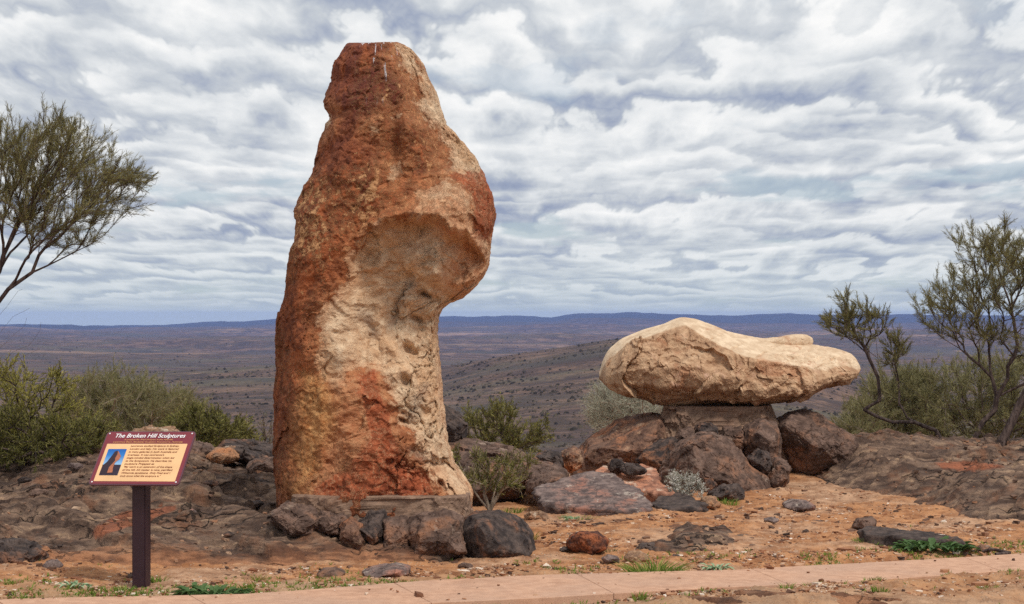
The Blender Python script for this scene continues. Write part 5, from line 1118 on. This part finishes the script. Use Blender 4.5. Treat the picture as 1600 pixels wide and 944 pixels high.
# low weeds and grass tufts
def tuft(name, label, px, py, wpx, hpx, mat, nb=90, seed=1, cat='grass tuft', group=None, lean=.5, Wd=.006):
    rs = np.random.RandomState(seed); x, y = gp(px, py); z_ = gz_soft(x, y); s = y/F; r = wpx*s/2; h = hpx*s
    an = rs.uniform(0, 6.28, nb); q = np.sqrt(rs.uniform(0, 1, nb)); bx, by = np.cos(an)*q*r, np.sin(an)*q*r*.6
    zz = np.array([gz_soft(x+a, y+b) for a, b in zip(bx, by)])-z_
    d = np.stack([np.cos(an)*lean*q+rs.normal(0, .25, nb), np.sin(an)*lean*q+rs.normal(0, .25, nb), np.ones(nb)], -1); d /= np.linalg.norm(d, axis=1, keepdims=True)
    l = h*rs.uniform(.45, 1.1, (nb, 1)); P_ = np.stack([bx, by, np.maximum(zz, -.05)-.005], -1); sd = np.cross(d, rs.normal(size=(nb, 3))); sd /= np.linalg.norm(sd, axis=1, keepdims=True)
    dr = np.stack([np.cos(an), np.sin(an), -.5+0*an], -1)*l*.22
    V = np.stack([P_-sd*Wd/2, P_+sd*Wd/2, P_+d*l*.6+sd*Wd*.35, P_+d*l*.6-sd*Wd*.35, P_+d*l+dr], 1)
    i = np.arange(nb)[:, None]*5; f = np.concatenate([i+[0, 1, 2], i+[0, 2, 3], i+[3, 2, 4]])
    o = link(name, mesh_np(name, V, f, {'tone': np.repeat(rs.uniform(0, 1, nb), 5)}, smooth=False), mat); o.location = (x, y, z_)
    return tag(o, label, cat, group)
GT = 'grass tufts and small weeds near the path'
tuft('grass_tuft', 'bright green grass tuft beside the half buried dark stone', 1022, 893, 66, 44, M_grass, 300, 1, group=GT, lean=.9, Wd=.009)
tuft('grass_tuft', 'small grass tuft at the foot of the sign post', 194, 922, 26, 13, M_grass, 60, 2, group=GT)
tuft('grass_tuft', 'small grass tuft right behind the sign post', 245, 908, 26, 18, M_grass, 60, 3, group=GT)
tuft('grass_tuft', 'low grass patch under the front edge of the grey slab', 905, 812, 60, 9, M_grass, 110, 4, group=GT)
tuft('grass_tuft', 'fresh green tuft at the foot of the sparse twiggy shrub', 800, 800, 30, 14, M_grass, 90, 5, group=GT)
tuft('grass_tuft', 'green tuft on the near side of the path in line with the drain cover', 1268, 922, 26, 15, M_grass, 60, 6, group=GT)
tuft('grass_tuft', 'short tuft on the near path edge right of the drain cover', 1365, 917, 30, 12, M_grass, 60, 7, group=GT)
tuft('grass_tuft', 'thin tuft on the near path edge left of the drain cover', 1228, 930, 20, 16, M_grass, 40, 8, group=GT)
tuft('grass_tuft', 'green tuft at the front edge of the rubbly rock at the bottom', 1375, 942, 26, 14, M_grass, 60, 9, group=GT)
tuft('grass_tuft', 'spiky grass tuft at the path edge in the bottom middle', 1000, 944, 34, 14, M_grass, 60, 10, group=GT)
tuft('grass_tuft', 'dark green tuft in the verge below the brown flat stone', 563, 912, 18, 9, M_lf_dark, 50, 11, group=GT)
tuft('grass_tuft', 'yellowish weed in the verge beneath the orange bedrock skirt', 404, 900, 22, 14, M_lf_yel, 50, 12, group=GT)
tuft('grass_tuft', 'green weeds between the largest boulder and the squat brown stone', 1135, 786, 40, 14, M_grass, 110, 13, group=GT)
tuft('grass_tuft', 'dark weeds in the cleft before the right end boulder', 1240, 752, 16, 22, M_lf_dark, 60, 14, group=GT)
tuft('grass_tuft', 'short green growth along the log like slab left end', 1368, 852, 70, 14, M_grass, 160, 15, group=GT)
tuft('grass_tuft', 'green growth in the gravel at the left verge of the path', 20, 918, 40, 12, M_grass, 80, 16, group=GT)
tuft('grass_tuft', 'pale weed just right of the red brown stone', 955, 860, 26, 9, M_lf_grey, 60, 17, group=GT)
tuft('grass_tuft', 'green weed touching the right of the large foot boulder', 832, 846, 12, 26, M_lf_yel, 40, 18, group=GT)
tuft('grass_tuft', 'green tuft on the near verge at the far bottom right of the slab edge', 1545, 936, 30, 12, M_grass, 60, 19, group=GT)

def verge_weeds():                             # ground cover too fine to count
    rs = np.random.RandomState(44); N = 4200; px = rs.uniform(-80, 1650, N); off = rs.exponential(9, N)+3
    pf = np.interp(px, path_far[:, 0], path_far[:, 1]); pn = np.interp(px, path_near[:, 0], path_near[:, 1])
    side = rs.uniform(size=N) < .72; py = np.where(side, pf-off, pn+off*1.2)
    Y = EYE*F/(py-HZ); X = (px-800)/F*Y; m_ = fbm(np.stack([X*1.6, Y*1.6, 0*X+3], -1), 3)+np.where(px < 650, .15, -.1) > .05; X, Y = X[m_], Y[m_]; N = len(X)
    Z = terrain(X, Y); P_ = np.stack([X, Y, Z], -1); D = np.tile([0, 0, 1.0], (N, 1))
    o = leaves('ground_cover', M_grass, None, P_, D, 5, .034, .007, .8, (0, 0, 0), rs, along=.0); tag(o, 'fine sparse green weeds sprinkled along both verges of the path', 'weeds', kind='stuff')
verge_weeds()

def leaf_mesh(L, Wd, fold=.25, curl=.35, seed=0):
    rs = np.random.RandomState(seed); n_ = 7; V = []; 
    for i in range(n_):
        u = i/(n_-1); w_ = Wd*math.sin(math.pi*min(1, u*.92+.06))**.8*(1+.12*rs.normal()); zz = L*(.55*u-curl*u*u*1.5)
        V += [(-w_/2, L*u, zz+abs(w_)*fold), (0, L*u, zz), (w_/2, L*u, zz+abs(w_)*fold)]
    f = [];
    for i in range(n_-1):
        for j in range(2): a = i*3+j; f.append((a, a+1, a+4, a+3))
    return mesh_np('leaf', V, f, {'tone': rs.uniform(.2, .9)+0*np.arange(len(V))})
def rosette(name, label, px, py, wpx, mat, nl, L, Wd, seed, flat=.35, dep=.5, group=None):
    rs = np.random.RandomState(seed); x, y = gp(px, py); z_ = gz_soft(x, y); r = empty(name, (x, y, z_)); half = wpx*y/F/2
    ms = [leaf_mesh(L*q, Wd*q, seed=seed+i, curl=c) for i, (q, c) in enumerate(((1, .3), (.8, .4), (1.1, .45), (.65, .2)))]
    for m_ in ms: m_.materials.append(mat)
    for i in range(nl):
        o = bpy.data.objects.new('leaf', ms[i % 4]); C.objects.link(o); o.parent = r
        a = rs.uniform(0, 6.28); q = math.sqrt(rs.uniform(0, 1)); bx, by = math.cos(a)*q*half*.85, math.sin(a)*q*half*dep*.7
        o.location = (bx, by, gz_soft(x+bx, y+by)-z_+.005+rs.uniform(0, .02)); o.rotation_euler = (rs.uniform(-.1, flat), rs.uniform(-.2, .2), a-math.pi/2+rs.normal(0, .5))
    return tag(r, label, 'weed', group)
GR = 'broad leaved weeds'
rosette('leafy_weed', 'broad leaved green weed by the path right of the sign', 333, 925, 108, M_lf_dark, 130, .095, .036, 1, .6, .5, group=GR)
rosette('leafy_weed', 'flat pale green weed by the path left of the sign post', 120, 921, 44, M_pale, 30, .06, .022, 2, .3, .4, group=GR)
rosette('leafy_weed', 'dark leafy weed crowding the right half of the log like slab', 1460, 862, 118, M_lf_dark, 150, .10, .045, 3, .7, .5, group=GR)
rosette('leafy_weed', 'pale grey green rosette right of the small stones near the path', 1120, 885, 36, M_pale, 34, .07, .022, 4, .4, .5, group=GR)
rosette('leafy_weed', 'pale blue green rosette in front of the grey slab', 894, 814, 22, M_pale, 22, .06, .02, 5, .4, .6, group=GR)
rosette('leafy_weed', 'small pale rosette at the right edge of the bright grass tuft', 1060, 892, 16, M_pale, 14, .05, .02, 6, .4, .6, group=GR)

# fallen stick
def stick():
    s = Skel((4.0*0+W(1536, 857, 13.7)[0], 13.7, gz_soft(3.3, 13.7)+.02)); s.limb([W(1550, 858, 13.65), W(1565, 861, 13.6), W(1578, 864, 13.55)]); s.limb([W(1556, 866, 13.5)], start=3)
    o = s.wood('fallen_stick', M_bark, None, .012, .02, .3); tag(o, 'short dark fallen stick on the soil at the right path edge', 'stick')
stick()

# ------------------------------------------------------------------ drain cover by the path
def box(name, sx, sy, sz, mat, parent, loc, bev=.004):
    import bmesh
    bm = bmesh.new(); bmesh.ops.create_cube(bm, size=1); bmesh.ops.scale(bm, vec=(sx, sy, sz), verts=bm.verts)
    if bev: bmesh.ops.bevel(bm, geom=bm.edges[:], offset=bev, segments=2, affect='EDGES')
    me = bpy.data.meshes.new(name); bm.to_mesh(me); bm.free(); return link(name, me, mat, parent, loc)
M_conc = plain('pale_concrete', sr(190, 170, 156), .85, .15, scale=30); M_metal = plain('grey_lid', sr(96, 104, 108), .5, .2, .5, scale=20); M_dark = plain('dark_lid', sr(44, 50, 52), .6, .2, scale=20)
x, y = gp(1221, 886); dc = empty('drain_cover', (x, y, gz_soft(x, y)-.022), R(8)); tag(dc, 'pale concrete surround with a grey lid set in the soil beside the path', 'drain cover')
for (dx, dy, sx, sy) in ((0, .125, .32, .05), (0, -.125, .32, .05), (-.135, 0, .05, .198), (.135, 0, .05, .198)): box('surround', sx, sy, .06, M_conc, dc, (dx, dy, .005))
box('lid', .216, .196, .03, M_metal, dc, (0, 0, .008)); box('inset', .15, .12, .01, M_dark, dc, (0, 0, .024), .002)

# ------------------------------------------------------------------ the sign
def sign():
    x, y = gp(221, 913); yaw = R(-12.6); zg = gz_soft(x, y)
    r = empty('information_sign', (x, y, 0), yaw); tag(r, 'maroon and cream information sign on a dark post by the path', 'sign')
    M_post = plain('plum_post_paint', sr(50, 30, 38), .45, .12, .4); M_back = plain('plum_frame', sr(96, 62, 74), .4, .1, .4)
    M_mar = plain('maroon_print', sr(122, 46, 56), .5, .10, .4, scale=3); M_cr = plain('cream_print', sr(228, 184, 136), .55, .10, .3, scale=7)
    M_wh = plain('white_print', sr(240, 236, 236), .5, .02); M_tan_t = plain('gold_print', sr(206, 150, 96), .5, .04); M_br = plain('brown_print', sr(128, 66, 40), .5, .04); M_bolt = plain('bolt_steel', sr(220, 220, 224), .35, .05, .6, scale=50)
    box('post', .090, .090, .70, M_post, r, (0, 0, .29), .006)
    th = R(46); Wp, Hp = .604, .436; zc = .80+.001
    p = empty('panel'); p.parent = r; 
    zc = EYE-(716-HZ)/F*y
    p.location = (-.006, .03, zc); p.rotation_euler = (th, R(-.8), 0)
    # plate with rounded corners
    def rrect(name, w_, h_, rad, z0, z1, mat, cx=0, cy=0):
        pts = []
        for (sx, sy, a0) in ((1, 1, 0), (-1, 1, 90), (-1, -1, 180), (1, -1, 270)):
            for k in range(6): a = R(a0+k*18); pts.append((cx+sx*(w_/2-rad)+rad*math.cos(a), cy+sy*(h_/2-rad)+rad*math.sin(a)))
        N = len(pts); V = [(q[0], q[1], z1) for q in pts]+[(q[0], q[1], z0) for q in pts]
        me = bpy.data.meshes.new(name); me.from_pydata(V, [], [tuple(range(N)), tuple(range(2*N-1, N-1, -1))]+[(i, i+N, (i+1) % N+N, (i+1) % N) for i in range(N)]); me.update()
        o = link(name, me, mat, p); return o
    fr = rrect('panel_backing', Wp, Hp, .025, -.012, 0, M_back)
    rrect('maroon_face', Wp-.014, Hp-.014, .02, 0, .0015, M_mar)
    ch = Hp*.70; rrect('cream_field', Wp*.90, ch, .002, .0015, .0027, M_cr, 0, -Hp/2+.026+ch/2)
    # the small picture: blue sky, dark ground and a standing stone
    m, n = new_mat('printed_sky'); tc = n('ShaderNodeTexCoord', out=0); sp2 = n('ShaderNodeSeparateXYZ', out=1, ins={0: tc}); finish(n, n.ramp(sp2, [(.35, sr(150, 190, 222)), (.75, sr(50, 120, 190)), (1, sr(26, 88, 165))]), .4)
    pw, phh = .125, .215; pcx, pcy = -Wp*.31, -.038
    z1, z2, z3 = .0034, .0041, .0048
    def flat(name, pts, zz, mat):
        me = bpy.data.meshes.new(name); me.from_pydata([(q[0], q[1], zz) for q in pts], [], [tuple(range(len(pts)))]); me.update(); return link(name, me, mat, p)
    rc = lambda cx, cy, w_, h_: [(cx-w_/2, cy-h_/2), (cx+w_/2, cy-h_/2), (cx+w_/2, cy+h_/2), (cx-w_/2, cy+h_/2)]
    flat('picture_sky', rc(pcx, pcy, pw, phh), z1, m)
    M_pg = plain('printed_ground', sr(50, 38, 52), .45, .2, scale=60); M_ps = plain('printed_stone', sr(168, 104, 76), .45, .25, scale=60); M_pd = plain('printed_shade', sr(52, 38, 46), .45, .1, scale=60)
    bx, by = pcx-pw/2, pcy-phh/2
    T = lambda q: [(bx+a*pw, by+b*phh) for a, b in q]
    flat('picture_ground', T([(0, 0), (1, 0), (1, .40), (0, .40)]), z2, M_pg)
    flat('picture_stone_shade', T([(.02, .06), (.5, .06), (.62, .25), (.62, .9), (.52, .93), (.4, .9), (.3, .7), (.18, .5), (.05, .4)]), z3, M_pd)
    flat('picture_stone', T([(.40, .08), (.68, .1), (.62, .3), (.64, .48), (.80, .6), (.82, .72), (.66, .86), (.56, .92), (.60, .78), (.55, .65), (.60, .55), (.50, .42), (.40, .3)]), z3+.0006, M_ps)
    def text(name, body, size, cx, cy, mat, shear=.25, bold=0.0, wide=None, align='CENTER'):
        cu = bpy.data.curves.new(name, 'FONT'); cu.body = body; cu.size = size; cu.align_x = align; cu.align_y = 'CENTER'; cu.shear = shear; cu.offset = bold
        ob = bpy.data.objects.new(name, cu); C.objects.link(ob); bpy.context.view_layer.update()
        me = bpy.data.meshes.new_from_object(ob.evaluated_get(bpy.context.evaluated_depsgraph_get())); bpy.data.objects.remove(ob); bpy.data.curves.remove(cu)
        me.materials.clear(); o = link(name, me, mat, p); k = 1
        xs = [v.co.x for v in me.vertices]; 
        if wide and xs: k = wide/(max(xs)-min(xs))
        o.scale = (k, 1, 1); o.location = (cx, cy, .0044); return o
    text('title_lettering', 'The Broken Hill Sculptures', .046, 0, Hp/2-.040, M_wh, .22, .0005, .475)
    text('subtitle_lettering', 'A present for Fred Hollows in the Afterlife', .017, 0, Hp/2-.072, M_tan_t, .2, .0002, .33)
    text('subtitle_lettering', 'Lawrence Beck (Badtjala) Sculptor: Kununurra, Australia', .017, 0, Hp/2-.091, M_tan_t, .2, .0002, .47)
    lines = ['Lawrence studied Sculpture in Sydney,', 'London and Italy. His work is featured', 'in many galleries in both Australia and', "overseas. It was Lawrence's", 'single-minded determination which led', 'to the Symposium. He describes his', 'sculpture Prajapati as', '"My work is an extension of the shape', 'of the hill. All matter is now, petrified', 'Wilcannia sandstone. Only Fred and I', 'truly know what the sculpture is."']
    wds = [.325, .33, .325, .245, .32, .31, .20, .325, .335, .325, .27]
    for i, (l, wd) in enumerate(zip(lines, wds)):
        text('body_lettering', l, .0195, -.105, .094-i*.0245, M_br, .15, .0003, wd, 'LEFT')
    for sx in (-1, 1):
        for sy in (-1, 1):
            import bmesh
            bm = bmesh.new(); bmesh.ops.create_uvsphere(bm, u_segments=12, v_segments=8, radius=.006); bmesh.ops.scale(bm, vec=(1, 1, .5), verts=bm.verts)
            me = bpy.data.meshes.new('bolt'); bm.to_mesh(me); bm.free(); link('bolt', me, M_bolt, p, (sx*(Wp/2-.022), sy*(Hp/2-.020), .003))
    box('bracket', .16, .03, .02, M_post, r, (0, .01, zc-.06), .003)
sign()

# ------------------------------------------------------------------ haze
def haze():
    import bmesh
    m = bpy.data.materials.new('haze'); m.use_nodes = True; n = NT(m.node_tree)
    v = n('ShaderNodeVolumePrincipled', ins={'Color': (.30, .46, 1.0, 1), 'Density': 5.2e-5, 'Anisotropy': .0})
    n('ShaderNodeOutputMaterial', out=None, ins={1: v})
    bm = bmesh.new(); bmesh.ops.create_cube(bm, size=1); top, botm = 40.0, -150.0
    bmesh.ops.scale(bm, vec=(32400, 32400, top-botm), verts=bm.verts); bmesh.ops.translate(bm, vec=(0, 0, (top+botm)/2), verts=bm.verts)
    me = bpy.data.meshes.new('haze'); bm.to_mesh(me); bm.free(); tag(link('haze', me, m), 'thin blue haze filling the air over the distant plain', 'haze', kind='stuff')
haze()
